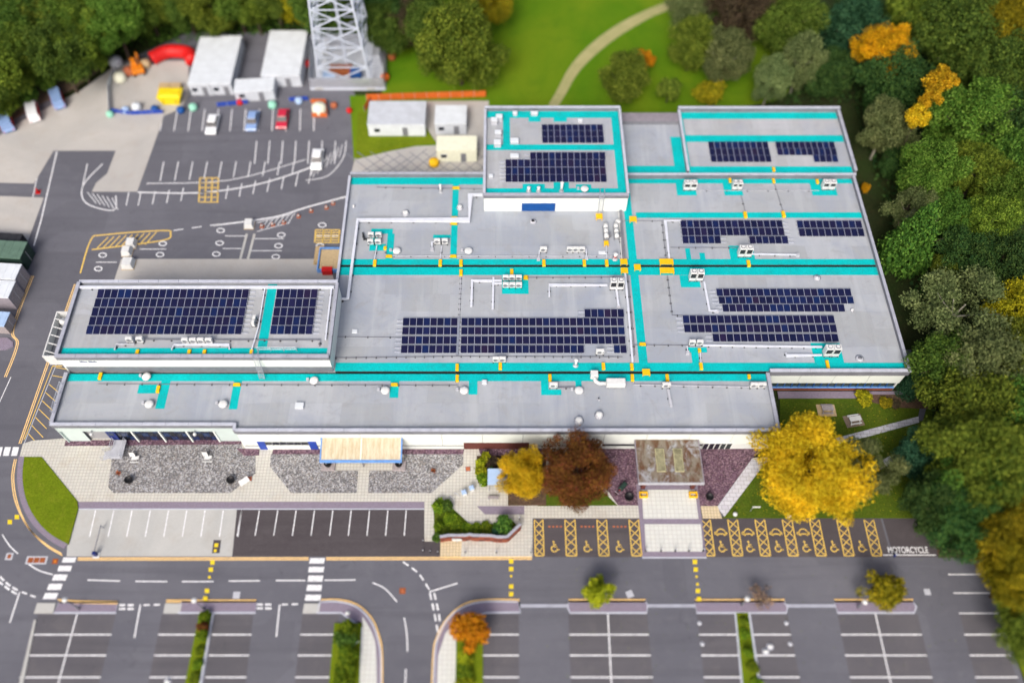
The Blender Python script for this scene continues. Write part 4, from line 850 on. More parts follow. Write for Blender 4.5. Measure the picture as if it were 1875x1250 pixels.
x, y = G(1127, 712, ZR); t = thing('air_handling_unit', 'big white air handling box with a bent duct on the front roof', 'air handler', (x, y, ZR))
part(t, 'casing', MB().chamfer(-1.35, 1.3, 0, 1.05, .35, 1.35, .06), 'unit_white'); part(t, 'duct', MB().tube([(-1.35, .5, .75), (-2.3, .5, .75), (-2.75, .75, .75), (-2.95, 1.2, .75), (-2.95, 1.6, .75)], .27, 12), 'unit_white', True)
part(t, 'intake_hood', MB().chamfer(-3.5, -2.45, 1.5, 2.4, .1, 1.2, .05), 'unit_white')
for sx in (-1.1, -.2, .8): part(t, 'leg', MB().box(sx, sx + .14, .05, .95, 0, .35), 'mid_grey')
# ---- domes
def dome(label, u, v, z=ZR, r=.62):
    x, y = G(u, v, z); t = thing('roof_cowl', label, 'roof vent', (x, y, z), 0, 'round white roof cowls')
    part(t, 'upstand', MB().lathe(0, 0, [(r * .62, 0), (r * .62, .38)], 14), 'light_grey', True)
    part(t, 'cap', MB().lathe(0, 0, [(r, .36), (r, .48), (r * .93, .56), (r * .6, .63), (r * .2, .66)], 20), 'unit_white', True)
    part(t, 'junction_box', MB().box(-r - .55, -r - .2, .15, .5, 0, .35), 'light_grey'); part(t, 'cable', MB().tube([(-r - .3, .3, .12), (-r * .5, .1, .12)], .05, 5), 'mid_grey')
for u, v, z, lb in ((270, 692, ZR, 'round white cowl sitting on the teal band of the front roof'), (275, 742, ZR, 'round white cowl beside the teal hook on the front roof'), (410, 742, ZR, 'round white cowl beside a teal tab with a flat yellow step'),
                    (576, 699, ZR, 'round white cowl near the foot of the wall ladder'), (706, 717, ZR, 'round white cowl by the short teal tab with a yellow step'), (850, 717, ZR, 'round white cowl by the short teal tab near the central cable run'),
                    (1060, 717, ZR, 'round white cowl tied to the single condenser on the front roof'), (727, 462, ZR, 'round white cowl beside the block of four condensers'), (858, 462, ZR, 'round white cowl by the central cable run above the gutter'), (1070, 349, 9.2, 'round white cowl on the front teal band of the plant room')):
    dome(lb, u, v, z)
def hatch(label, u, v, w=1.0, d=.8, h=.3, z=ZR, mat='cabin_white'):
    x, y = G(u, v, z); t = thing('roof_hatch', label, 'roof hatch', (x, y, z))
    part(t, 'upstand', MB().box(-w / 2, w / 2, -d / 2, d / 2, 0, h), 'light_grey'); part(t, 'lid', MB().chamfer(-w / 2 - .05, w / 2 + .05, -d / 2 - .05, d / 2 + .05, h, h + .1, .05), mat)
hatch('square white hatch alone on the front roof', 549, 744, 1.1, .9); hatch('small square hatch near the inner wall of the flank block', 650, 607, .7, .6, .12); hatch('small white box between teal tab and cable run of the front roof', 887, 701, .6, .6, .3)
hatch('white box at the back corner of the plant room roof', 905, 226, 1.0, .8, .9, 9.2); hatch('white box behind the corner box of the plant room roof', 914, 220, 1.0, .8, .9, 9.2); hatch('white box halfway along the plant room edge', 912, 249, 1.0, .8, .9, 9.2); hatch('white box on the plant room cross walkway', 911, 267, 1.1, .9, .9, 9.2)
hatch('pale box inside the plant room walkway corner', 942, 261, 1.3, .9, .5, 9.2); hatch('pale box behind the step of the plant room array', 942, 289, 1.3, .8, .5, 9.2); hatch('low white box by the plant room parapet', 899, 325, .6, .6, .4, 9.2)
hatch('small white box on the back teal band of the plant room', 943, 211, .7, .5, .6, 9.2); hatch('wider white box on the back teal band of the plant room', 978, 211, 1.1, .5, .6, 9.2); hatch('small white box behind the plant room array', 1062, 224, .7, .5, .5, 9.2)
hatch('flat rectangular lid between the small condensers and a striped stack', 1103, 463, 1.1, .5, .08)
def stack(label, u, v, r=.16, h=1.1, z=ZR, mat='unit_white', cap=True, band=None):
    x, y = G(u, v, z); t = thing('vent_pipe', label, 'vent pipe', (x, y, z))
    part(t, 'flashing', MB().lathe(0, 0, [(r * 2.2, 0), (r * 1.2, .15)], 12), 'light_grey', True); part(t, 'pipe', MB().lathe(0, 0, [(r, 0), (r, h)], 12), mat, True)
    if band: part(t, 'band', MB().lathe(0, 0, [(r * 1.08, h * .4), (r * 1.08, h * .65)], 12), band, True)
    if cap: part(t, 'cap', MB().lathe(0, 0, [(r * 1.5, h), (r * 1.5, h + .1), (r * .5, h + .2)], 12), mat, True)
stack('squat white vent behind the duct on the rear roof', 743, 391, .3, .35); stack('squat white vent beside the narrow teal path', 842, 381, .26, .4); stack('tall thin white flue near the rear parapet', 807, 352, .14, 1.7); stack('small white vent near the edge of the rear roof', 648, 379, .12, .3)
stack('squat white vent close to the front eaves', 1060, 770, .32, .4); stack('squat white vent set back from the front eaves', 1097, 760, .32, .4); stack('white flue standing on the lower teal walkway', 1054, 669, .2, 1.5); stack('white flue with a red band near the dark duct', 1126, 474, .24, 1.2, band='red')
stack('white cowl pipe with a box on the plant room front', 968, 350, .2, .8, 9.2); stack('white cowl pipe beside the box on the plant room front', 986, 350, .2, .8, 9.2); stack('tall white flue at the front of the plant room', 1028, 350, .2, 1.9, 9.2); stack('low grey roof outlet between duct and plant room', 976, 405, .28, .15, mat='mid_grey', cap=False)
stack('white vent cap by the top of the dark duct', 1131, 409, .3, .5); stack('grey outlet near the condenser corner by the garden front', 1574, 656, .3, .2, mat='mid_grey', cap=False); stack('grey outlet under the lower edge of the gutter band', 1496, 508, .28, .2, mat='light_grey', cap=False); stack('tiny white vent beside the stepped array', 1560, 568, .14, .15)
stack('black vent stub on the front roof', 1096, 731, .10, .35, mat='dark', cap=False)
# ---- ducts, pipes and cable trays
def duct(label, px, w=.3, h=.3, z=ZR, lift=.25, mat='duct_white', name='roof_duct', cat='duct', foot=2.2, round_=False, end=None):
    P = [Vector((*G(u, v, z + lift), 0)) for u, v in px]; o = P[0]
    t = thing(name, label, cat, (o.x, o.y, z)); mb = MB()
    pts = [(p.x - o.x, p.y - o.y, lift) for p in P]
    part(t, 'trunking' if not round_ else 'pipe', mb.tube(pts, w * .5 if round_ else w * .5, 8 if round_ else 4, square=not round_) if round_ else mb.tube(pts, w * .707, 4, square=True), mat, round_)
    for i in range(len(pts) - 1):
        a, b = Vector(pts[i]), Vector(pts[i + 1]); n = max(1, int((b - a).length / foot))
        d = (b - a).normalized(); ang = math.atan2(d.y, d.x)
        for k in range(n):
            q = a + (b - a) * ((k + .5) / n); part(t, 'foot', MB().rbox(q.x, q.y, 0, .18, w + .22, max(.02, lift - w * .45), ang), 'rubber')
    if end: 
        q = pts[end]; part(t, 'roof_boot', MB().rbox(q[0], q[1], 0, .5, .5, lift + .12), 'light_grey')
    return t
duct('long white duct stepping across the rear roof to the flank block', [(884, 357), (861, 357), (859, 403), (655, 403), (637, 547), (617, 547)], .42, z=ZR, lift=.45, foot=3)
duct('white duct loop above the narrow array', [(863, 561), (864.5, 514), (919, 514)], .32, end=0); duct('white duct crossing the loop above the wide array', [(902, 566), (903.6, 508)], .30, end=0); duct('short white duct stub beside the block of six', [(905, 519), (919, 519)], .26)
duct('thin white duct above the wide array', [(1005.7, 543), (1005.5, 522), (1112, 522)], .24, end=0); duct('white duct dropping from the condenser pair to the array', [(1128.4, 529), (1132.5, 560)], .28, end=1)
duct('white duct between the teal pad and the stepped array', [(1289, 516), (1299, 568.5), (1313, 569.5)], .28, end=2); duct('white duct from the gap array down to the gutter', [(1247, 404), (1218, 404), (1225.5, 474)], .24)
duct('dark vertical duct below the plant room corner', [(1136.5, 386), (1138, 420), (1142.5, 474)], .42, lift=.35, mat='mid_grey', foot=3); duct('white duct alongside the dark vertical duct', [(1133, 390), (1138.5, 474)], .12, mat='unit_white')
duct('pale twin duct running beside the central walkway', [(1144.5, 501), (1152, 585), (1158, 662)], .3, lift=.3); duct('slim grey tray beside the pale twin duct', [(1149, 501), (1157, 585), (1162, 650)], .12, mat='mid_grey', name='cable_tray', cat='cable tray')
duct('white pipe leaving the condenser above the gutter', [(1377, 465), (1461, 466.5)], .2, end=1); duct('white pipe along the foot of the garden front array', [(1287, 632), (1505, 635)], .24, foot=1.6); duct('white pipe stub beside the garden front condenser', [(1439, 646), (1440, 651), (1505, 650)], .22)
duct('white pipe crossing the rear of the flank block', [(142, 526), (612, 526)], .34, z=9.4, lift=.35, foot=4); duct('slim white pipe beside the teal strip on the flank block', [(485, 528), (473, 600), (461, 640)], .16, z=9.4); duct('white pipe along the inner edge of the flank block', [(607, 528), (596, 622)], .22, z=9.4)
duct('dark pipe in front of the flank block arrays', [(265, 621), (330, 621.5), (440, 622), (586, 622), (585, 634)], .14, z=9.4, mat='mid_grey', name='roof_pipe', cat='pipe'); duct('bent white duct beside the flank block pair', [(246, 630), (213, 630), (210, 640)], .2, z=9.4, mat='light_grey'); duct('bent white duct beside the flank block row', [(420, 639), (419, 631), (319, 631), (314, 640)], .2, z=9.4)
duct('grey duct running down the front roof', [(1223, 713), (1229, 744)], .34, mat='light_grey'); duct('white conduit along the front roof to the corner condensers', [(1160, 704), (1371, 708)], .12, mat='light_grey', name='roof_pipe', cat='pipe', foot=2)
duct('thin conduit along the front roof below the teal band', [(180, 702.5), (500, 704), (838, 705)], .07, lift=.12, mat='mid_grey', name='cable_tray', cat='cable tray', foot=2.3); duct('pipe joining the single condenser to its cowl', [(1020, 709), (1053, 709)], .14, mat='mid_grey', name='roof_pipe', cat='pipe')
duct('thin conduit above the gutter past the small condensers', [(707, 455), (706, 468.5), (1139, 469)], .08, lift=.12, mat='light_grey', name='cable_tray', cat='cable tray', foot=2.6); duct('thin conduit under the gutter from the block of six', [(968, 508), (1116, 507.5), (1130, 508)], .08, lift=.12, mat='mid_grey', name='cable_tray', cat='cable tray', foot=2.2)
duct('central cable tray with dark brackets', [(844, 505), (840.5, 580)], .10, lift=.12, mat='light_grey', name='cable_tray', cat='cable tray', foot=.9); duct('cable tray between the two halves of the central arrays', [(840.5, 581), (837, 650)], .3, lift=.16, mat='galv', name='cable_tray', cat='cable tray', foot=1.0)
duct('bracketed cable tray beside the white gap array duct', [(1212, 405), (1220, 474)], .08, lift=.12, mat='mid_grey', name='cable_tray', cat='cable tray', foot=1.4)
duct('bracketed cable tray below the wide yellow steps', [(1222, 505), (1231, 577), (1250, 577.5)], .08, lift=.12, mat='mid_grey', name='cable_tray', cat='cable tray', foot=1.4); duct('dark bracketed cable along the foot of the central arrays', [(606, 655), (735, 653.5), (836, 652), (1140, 653)], .09, lift=.12, mat='mid_grey', name='cable_tray', cat='cable tray', foot=1.3)
duct('thin cable from the flank block wall to the narrow array', [(612, 616), (735, 617.5)], .06, lift=.1, mat='mid_grey', name='cable_tray', cat='cable tray', foot=3); duct('thin pipe below the rear parapet of the main roof', [(690, 343), (884, 346)], .08, lift=.12, mat='mid_grey', name='roof_pipe', cat='pipe', foot=2.6)
duct('thin pipe linking the three rear condenser pads', [(1275, 349), (1500, 349)], .07, lift=.12, mat='light_grey', name='roof_pipe', cat='pipe', foot=3); duct('thin cable from the plant room corner to the yellow step', [(1142, 404), (1247, 405)], .06, lift=.1, mat='mid_grey', name='cable_tray', cat='cable tray', foot=3)
duct('thin cable below the gap array to the condenser pair', [(1228, 453), (1350, 453.5)], .07, lift=.12, mat='mid_grey', name='cable_tray', cat='cable tray', foot=2.5); duct('thin cable from the central walkway to the small condenser pair', [(1160, 631), (1262, 632)], .07, lift=.12, mat='mid_grey', name='cable_tray', cat='cable tray', foot=2)
duct('short white pipe under the block of four', [(690, 450), (686, 474)], .12, name='roof_pipe', cat='pipe'); duct('short white pipe under the narrow path pair', [(809, 449), (806, 474)], .1, name='roof_pipe', cat='pipe'); duct('elbow pipe at the side of the narrow path pair', [(795, 443), (791, 443), (791, 456)], .16, name='roof_pipe', cat='pipe', end=2)
duct('black elbow pipe beside the block of four', [(676, 437), (667, 438), (664, 426)], .22, mat='dark', name='roof_pipe', cat='pipe'); duct('thin pipe from the tube fan to the gutter', [(1110, 449), (1111, 474)], .08, name='roof_pipe', cat='pipe'); duct('bent pipe beside the row of three', [(1073, 456), (1074, 472)], .16, name='roof_pipe', cat='pipe', end=1); duct('bent pipe beside the single condenser above the gutter', [(988, 458), (986, 474)], .16, name='roof_pipe', cat='pipe', end=1)
duct('white elbow at the small condenser pair', [(1258, 633), (1259, 645)], .14, name='roof_pipe', cat='pipe', end=1); duct('white pipe between the yellow covers of the small pair', [(1282, 645), (1283.5, 664)], .12, name='roof_pipe', cat='pipe'); duct('cable from the rear block to the front teal strip', [(1357, 358), (1365, 388)], .07, lift=.12, mat='mid_grey', name='cable_tray', cat='cable tray'); duct('cable passing the rear teal strip by its corner', [(1417, 333), (1434, 388)], .07, lift=.12, mat='mid_grey', name='cable_tray', cat='cable tray')
# ---- yellow step-overs
def step(u, v, wpx, hpx, z=ZR, wide=False, label=None, group=None):
    x, y = G(u, v, z + .3); s = FPX / (y * _c + (CAM_H - z) * _s); w = wpx / s; d = hpx / (s * .84)
    wide = wpx > 8 and hpx > 8
    where = ('on the flank block roof' if z > 9 else 'on the rear block' if z > 6 else 'just above the upper gutter' if 472 < v < 488 else 'just below the upper gutter' if 488 <= v < 512 else 'on the lower teal band' if 655 < v < 680 else 'on the front wing roof' if v >= 680 else 'near the rear condenser pads' if v < 340 else 'on the teal strip above the gap array' if v < 400 and u > 1200 else 'beside the narrow teal path' if u < 900 else 'by the central walkway')
    lb = label or (('wide yellow step-over platform ' if wide else 'short yellow step-over crossing a pipe ' if wpx > hpx else 'narrow yellow ramp cover over a pipe ') + where)
    gp = ('wide yellow step-overs ' if wide else 'short yellow step-overs ' if wpx > hpx else 'narrow yellow pipe covers ') + where
    t = thing('step_over', lb, 'step', (x, y, z), 0, None if label else gp)
    if wide:
        part(t, 'platform', MB().box(-w / 2, w / 2, -d / 2, d / 2, .42, .5), 'step_yellow')
        for sx in (-w / 2 + .03, w / 2 - .13):
            for sy in (-d / 2 + .03, d / 2 - .13): part(t, 'leg', MB().box(sx, sx + .1, sy, sy + .1, 0, .42), 'step_yellow')
    else:
        a, b = w / 2, d / 2; q = min(a, b) * .55
        ins = (.0, q) if d > w else (q, 0)
        part(t, 'ramp', MB().hexa([(-a, -b, .02), (a, -b, .02), (a, b, .02), (-a, b, .02)], [(-a + ins[0], -b + ins[1], .3), (a - ins[0], -b + ins[1], .3), (a - ins[0], b - ins[1], .3), (-a + ins[0], b - ins[1], .3)]), 'step_yellow')
        part(t, 'edge_strip', MB().box(-a - .03, a + .03, -b - .03, b + .03, 0, .02), 'dark')
for q in ((686, 480), (806, 480), (844, 480), (844, 498), (996, 480), (1070, 480), (1111, 480), (1371, 481), (937, 497), (1435, 391), (1365, 392), (837, 671), (837, 691), (916, 669), (1105, 669), (1007, 690), (1222, 690), (1157, 670), (1158, 690), (183, 687), (289, 711), (1284, 669)): step(*q, 5.6, 13)
for q in ((251, 643), (346, 643), (374, 643), (460, 643)): step(*q, 5.6, 9.5, 9.4)
for q in ((1281, 640, 5, 8), (1516, 667, 5, 18), (1372, 688, 5, 8), (1417, 330, 4, 10), (1497, 331, 4.5, 9), (1337, 329, 4.5, 9), (705, 453, 5, 7)): step(*q)
step(1417, 309, 4, 9, 6.2)
for q in ((835, 343, 14, 4), (832, 398, 13, 4), (831, 408, 13, 4), (830, 468, 13, 4), (712, 468, 13, 4), (1177, 629, 13, 4.5), (433, 703, 15, 4.5), (722, 703, 14, 4.5), (963, 507, 9, 6.5)): step(*q)
step(1142, 480, 13, 10); step(1143, 496, 13, 10); step(1167, 490, 12, 10.5); step(1159, 402, 13, 10); step(1183, 682, 14, 11); step(1110, 446, 8.5, 8.5)
step(1220, 480, 25, 10.5, label='broad yellow step-over above the gutter spanning two cable trays'); step(1221, 496, 26, 10.5, label='broad yellow step-over below the gutter spanning two cable trays'); step(1097, 397, 12, 10, label='yellow grating at the foot of the plant room ladder')
# ---- ladders and handrails
def ladder(label, x, y, z0, z1, w=.5, lean=0.0, cage=False, hoops=True):
    t = thing('wall_ladder', label, 'ladder', (x, y, z0)); h = z1 - z0
    for s in (-1, 1): part(t, 'stile', MB().tube([(s * w / 2, -lean, 0), (s * w / 2, 0, h), (s * w / 2, .1, h + .7), (s * w / 2, .9, h + .7)], .05, 6), 'galv')
    n = int(h / .3)
    for i in range(n): f = (i + .5) / n; part(t, 'rung', MB().tube([(-w / 2, -lean * (1 - f), h * f), (w / 2, -lean * (1 - f), h * f)], .035, 5), 'galv')
ladder('grey ladder leaning on the white wall of the flank block', G(481, 690, ZR)[0], 61.0, ZR, 9.9, .75, 1.0); ladder('grey ladder on the white plant room wall above a yellow grating', G(1098, 392, ZR)[0], 90.8, ZR, 9.7, .7, .5)
def rail_run(label, pts, z, h=1.0, name='guard_rail', gap=1.8):
    o = Vector((pts[0][0], pts[0][1], z)); t = thing(name, label, 'railing', tuple(o)); Q = [Vector((p[0] - o.x, p[1] - o.y, 0)) for p in pts]
    for zz in (h, h * .5): part(t, 'rail', MB().tube([(q.x, q.y, zz) for q in Q], .045, 5), 'silver')
    for i in range(len(Q) - 1):
        n = max(1, round((Q[i + 1] - Q[i]).length / gap))
        for k in range(n + (i == len(Q) - 2)): q = Q[i] + (Q[i + 1] - Q[i]) * (k / n); part(t, 'post', MB().tube([(q.x, q.y, 0), (q.x, q.y, h)], .045, 5), 'silver')
    return t
rail_run('white tubular guard rail along the flank edge of the front wing', [(XW + .05, 54.2), (XW + .05, 58.8)], 6.2, .9)
rail_run('grey freestanding guard rail at the ladder head on the flank block', [(-34.0, 62.4), (-28.5, 62.4)], 9.4, 1.0)
# ================================================================== SITE OBJECTS
zT = .14
def at(u, v, z=0.0): x, y = G(u, v, z); return (x, y, z)
# ---- entrance canopy with moss
x0, x1, y0, y1, h = 19.0, 27.75, 45.2, 51.6, 3.3
t = thing('entrance_canopy', 'flat mossy concrete entrance canopy with two long rooflights', 'canopy', (0, 48, 0)); o3 = (0, 48, 0)
def cp(name, mb, m): return link(name, mb.mesh(name, m, o3), t)
cp('roof', MB().box(x0, x1, y0, y1, h - .32, h), 'moss_roof'); cp('fascia', MB().box(x0 - .12, x1 + .12, y0 - .14, y0 - .01, h - .5, h + .04), 'light_grey')
for sx in (x0 - .13, x1 + .01): cp('fascia', MB().box(sx, sx + .12, y0, y1, h - .5, h + .05), 'shed_grey')
for k, sx in enumerate((21.55, 24.05)):
    f = cp('rooflight', MB().box(sx, sx + 1.25, 46.75, 50.2, h, h + .16), 'frame_moss')
    for j in range(4): link('pane', MB().box(sx + .09, sx + 1.16, 46.84 + j * .83, 46.84 + j * .83 + .77, h + .16, h + .2).mesh('pane', 'pane_moss', o3), f)
for sx in (x0 + .35, x1 - 1.5):
    cp('column', MB().box(sx + .3, sx + .85, y0 + .35, y0 + .9, zT, h - .32), 'brick_dark')
    for (a, b, c, d) in ((0, 1.15, -.05, .08), (0, 1.15, .62, .75), (0, .13, .08, .62), (1.02, 1.15, .08, .62)): cp('guard', MB().box(sx + a, sx + b, y0 - .95 + c, y0 - .95 + d, zT, .62), 'step_yellow')
# ---- ribbed canopy with blue edge
t = thing('ribbed_canopy', 'sloping cream ribbed canopy with a blue edge over the side entrance', 'canopy', (-19, 50, 0)); o3 = (-19, 50, 0)
x0, x1, y0, y1, h0, h1 = -24.75, -13.75, 48.65, 51.6, 3.0, 3.75
n = 46
for i in range(n):
    a = x0 + (x1 - x0) * i / n; b = x0 + (x1 - x0) * (i + 1) / n; r = .05 if i % 2 else 0
    cp('sheet_rib', MB().hexa([(a, y0, h0 + r), (b, y0, h0 + r), (b, y1, h1 + r), (a, y1, h1 + r)], [(a, y0, h0 + .06 + r), (b - .01, y0, h0 + .06 + r), (b - .01, y1, h1 + .06 + r), (a, y1, h1 + .06 + r)]), 'rib_sheet')
cp('gutter', MB().box(x0 - .2, x1 + .2, y0 - .32, y0 - .02, h0 - .22, h0 + .14), 'sky_blue')
for a in (x0 - .18, x1 + .02): cp('verge', MB().hexa([(a, y0, h0 - .2), (a + .16, y0, h0 - .2), (a + .16, y1, h1 - .2), (a, y1, h1 - .2)], [(a, y0, h0 + .16), (a + .16, y0, h0 + .16), (a + .16, y1, h1 + .16), (a, y1, h1 + .16)]), 'sky_blue')
cp('ridge_strip', MB().hexa([(-19.35, y0, h0 + .12), (-19.15, y0, h0 + .12), (-19.15, y1, h1 + .12), (-19.35, y1, h1 + .12)], [(-19.35, y0, h0 + .2), (-19.15, y0, h0 + .2), (-19.15, y1, h1 + .2), (-19.35, y1, h1 + .2)]), 'cream')
for a in (x0 + .3, -19.3, x1 - .4): cp('post', MB().box(a, a + .14, y0 + .2, y0 + .34, zT, h0), 'mid_grey')
# ---- planters
def planter(label, u, v, r=.55, h=.7, box=False, plant=True, z=zT):
    x, y = G(u, v, z); t = thing('planter', label, 'planter', (x, y, z))
    if box:
        part(t, 'plinth', MB().chamfer(-.95, .95, -.75, .75, 0, .3, .06), 'timber_grey'); b = .3
    else: b = 0
    part(t, 'pot', MB().lathe(0, 0, [(r * .7, b), (r, b + h * .8), (r * 1.06, b + h), (r * .86, b + h), (r * .8, b + h - .12)], 16), 'black_pot', True)
planter('black bowl planter on the gravel near the red plant', 238, 881); planter('black bowl planter on the gravel near the slanting white board', 424, 881); planter('black planter on a grey plinth at the open end of the canopy by the door', 602, 853, .5, box=True); planter('black planter on a grey plinth at the canopy end by the brick wall', 731, 853, .5, box=True)
planter('large round black planter beside the green bicycle trailer', 1151, 912, .62); planter('round black planter by the white diagonal path', 1298, 912, .52)
# ---- white garden chairs on the gravel
def lounge(label, u, v):
    x, y = G(u, v, zT); t = thing('garden_seat', label, 'chair', (x, y, zT)); t.scale = (.75, .75, .75)
    part(t, 'seat', MB().box(-.45, .45, -.35, .3, .4, .5), 'unit_white'); part(t, 'backrest', MB().hexa([(-.75, .3, .45), (.2, .3, .45), (.2, .45, .45), (-.75, .45, .45)], [(-.85, .6, 1.35), (.1, .6, 1.35), (.1, .7, 1.35), (-.85, .7, 1.35)]), 'unit_white')
    for sx in (-.45, .33):
        for sy in (-.35, .2): part(t, 'leg', MB().box(sx, sx + .12, sy, sy + .1, 0, .4), 'unit_white')
    part(t, 'armrest', MB().box(.45, .95, -.3, .35, .55, .62), 'unit_white'); part(t, 'base', MB().box(-.75, .85, -.75, -.6, 0, .1), 'unit_white')
lounge('white slatted seat on the cobbles by the steel landing', 247, 840); lounge('white slatted seat on the cobbles by the corner of the white wall', 380, 839)
def red_plant(label, u, v, mat):
    x, y = G(u, v, zT); t = thing('small_shrub', label, 'shrub', (x, y, zT)); mb = MB(); r = random.Random(5)
    for i in range(60):
        a = r.uniform(0, 6.28); e = r.uniform(.2, 1.3); l_ = r.uniform(.3, .6); d = Vector((math.cos(a) * math.cos(e), math.sin(a) * math.cos(e), math.sin(e))); s = Vector((-d.y, d.x, 0)).normalized() * .05
        b = d * .1; mb.poly([b - s, b + s, d * l_ + s * .3, d * l_ - s * .3])
    part(t, 'foliage', mb, mat); part(t, 'stem', MB().tube([(0, 0, 0), (0, 0, .3)], .03, 5), 'bark')
red_plant('small salmon red plant on the cobbles', 217, 866, 'terracotta'); red_plant('small brown plant on the cobbles beside the ribbed canopy path', 793, 862, 'rust')
for u, v, lb in ((857, 858, 'brown square floor tile at the tip of the cobble bed'), (457, 876, 'brown square floor tile by the slanting white board')):
    x, y = G(u, v, zT); t = thing('access_cover', lb, 'manhole', (x, y, zP)); part(t, 'frame', MB().rbox(0, 0, 0, .75, .75, .02, R(5)), 'mid_grey'); part(t, 'lid', MB().rbox(0, 0, .02, .62, .62, .012, R(5)), 'terracotta')
x, y = G(447, 881, .6); t = thing('notice_board', 'tilted white notice board at the corner of the cobble bed', 'sign', (x, y, zT), R(38)); part(t, 'board', MB().hexa([(-.7, -.4, .45), (.7, -.4, .45), (.7, .35, .75), (-.7, .35, .75)], [(-.7, -.42, .5), (.7, -.42, .5), (.7, .33, .8), (-.7, .33, .8)]), 'unit_white')
for s in (-.5, .5): part(t, 'leg', MB().tube([(s, 0, 0), (s, 0, .55)], .05, 6), 'galv')
# ---- landing with handrails by the workshop door
x, y = G(190, 818, .4); t = thing('door_landing', 'grey steel landing with steps and tubular handrails at the workshop door', 'steps', (-55.0, 52.4, 0)); 
part(t, 'platform', MB().box(-.2, 1.6, -2.6, .3, .78, .9), 'light_grey')
for i in range(4): part(t, 'tread', MB().box(-.5 - i * .3, -.2 - i * .3, -2.5, -1.2, .66 - i * .17, .72 - i * .17), 'light_grey')
for sx in (-.1, 1.5):
    for sy in (-2.5, -.1): part(t, 'leg', MB().box(sx, sx + .08, sy, sy + .08, .12, .78), 'galv')
for pts in (((1.55, .2), (1.55, -2.55), (-.15, -2.55)), ((-.15, .2), (-.15, -1.15))):
    for zz in (1.4, 1.95): part(t, 'handrail', MB().tube([(a, b, zz) for a, b in pts], .045, 6), 'silver')
    for a, b in pts: part(t, 'post', MB().tube([(a, b, .9), (a, b, 1.95)], .045, 6), 'silver')
for yy in (-2.5, -1.2): part(t, 'handrail', MB().tube([(-.15, yy, 1.9), (-1.5, yy, 1.1), (-1.5, yy, .13)], .045, 6), 'silver')
# ---- lit-head lamp at door (unlit)
for u, v, lb in ((168, 787, 'white bulkhead lamp at the corner of the workshop glazing'), (357, 787, 'white bulkhead lamp above the last workshop bay')):
    x = G(u, v, 4.2)[0]; t = thing('wall_lamp', lb, 'lamp', (x, 52.64, 4.0)); part(t, 'bracket', MB().box(-.08, .08, -.5, 0, .1, .2), 'mid_grey'); part(t, 'lamp_head', MB().lathe(0, -.55, [(.2, -.25), (.24, .1), (.12, .3)], 12), 'unit_white', True)
# ---- bollards, road posts
def bollard(u, v, h=1.0, z=zT, r=.08, mat='dark', label='', cap='silver', group=None):
    x, y = G(u, v, z); t = thing('bollard', label, 'bollard', (x, y, z), 0, group); part(t, 'post', MB().lathe(0, 0, [(r, 0), (r, h)], 10), mat, True); part(t, 'cap', MB().lathe(0, 0, [(r * 1.15, h), (r * 1.15, h + .06), (r * .6, h + .1)], 10), cap, True)
for u in (1182, 1210, 1236, 1261, 1287): bollard(u, 1009, .95, .16, .09, label='black bollard in the row across the entrance forecourt', group='bollards at the entrance forecourt')
for u in (852, 909, 972): bollard(u, 1012, .9, .13, .08, label='dark bollard on the paved corner below the brick wall', group='bollards below the brick wall')
for u, v in ((775, 992), (775, 1010), (788, 1011), (802, 1012)): bollard(u, v, .7, .015, .07, label='short black post around the end of the dark bays', group='posts at the end of the dark bays')
bollard(951, 951, .9, .13, .08, label='dark post at the tip of the brick wall'); bollard(658, 846, .8, .15, .07, label='small dark post in front of the ribbed canopy'); bollard(713, 846, .5, .15, .06, label='tiny dark post by the plinth under the ribbed canopy')
# ---- brick wall with flower bed
wx = lambda a, b: (780 + a / 5.955, 820 + b / 5.955)
wall_px = [(160, 1016), (250, 1000), (440, 1000), (480, 990), (520, 1000), (700, 1004), (780, 1018), (885, 1016), (1028, 880)]
wp = [G(*wx(a, b), .15) for a, b in wall_px]
t = thing('garden_wall', 'low angled red brick wall with grey coping around the shrub bed', 'wall', (wp[3][0], wp[3][1], .1)); o3 = tuple(t.location)
HW = 1.9
for i in range(len(wp) - 1):
    a, b = Vector(wp[i]), Vector(wp[i + 1]); L = (b - a).length; ang = math.atan2(b.y - a.y, b.x - a.x); n = max(2, round(L / .75))
    for k in range(n):
        for j in range(3):
            q = a + (b - a) * ((k + .5) / n); link('brick_course', MB().rbox(q.x - o3[0], q.y - o3[1], j * HW / 3, L / n - .015, .3, HW / 3 - .02, ang).mesh('brick_course', ['brick', 'brick', 'brick_dark'][(k + j * 2 + i) % 3]), t)
    q = (a + b) / 2; link('coping', MB().rbox(q.x - o3[0], q.y - o3[1], HW - .005 + i * .001, L + .04, .36, .08, ang).mesh('coping', 'stone_cap'), t)
x, y = G(*wx(338, 985), 1.0); t = thing('wall_sign', 'white sign board fixed to the red brick wall', 'sign', (x, y - .25, .12)); part(t, 'board', MB().box(-.62, .62, -.06, .0, .75, 1.45), 'unit_white'); part(t, 'post', MB().box(-.05, .05, 0, .05, 0, 1.3), 'galv'); part(t, 'frame', MB().box(-.66, .66, .0, .03, .72, 1.48), 'galv')
bed = [(80, 600), (230, 600), (480, 832), (760, 822), (800, 775), (930, 775), (985, 830), (880, 930), (790, 960), (710, 925), (240, 925), (150, 965), (140, 1005), (95, 1000)]
slab('flower_bed', [wx(a, b) for a, b in bed], .2, 'lawn_dark', .3)
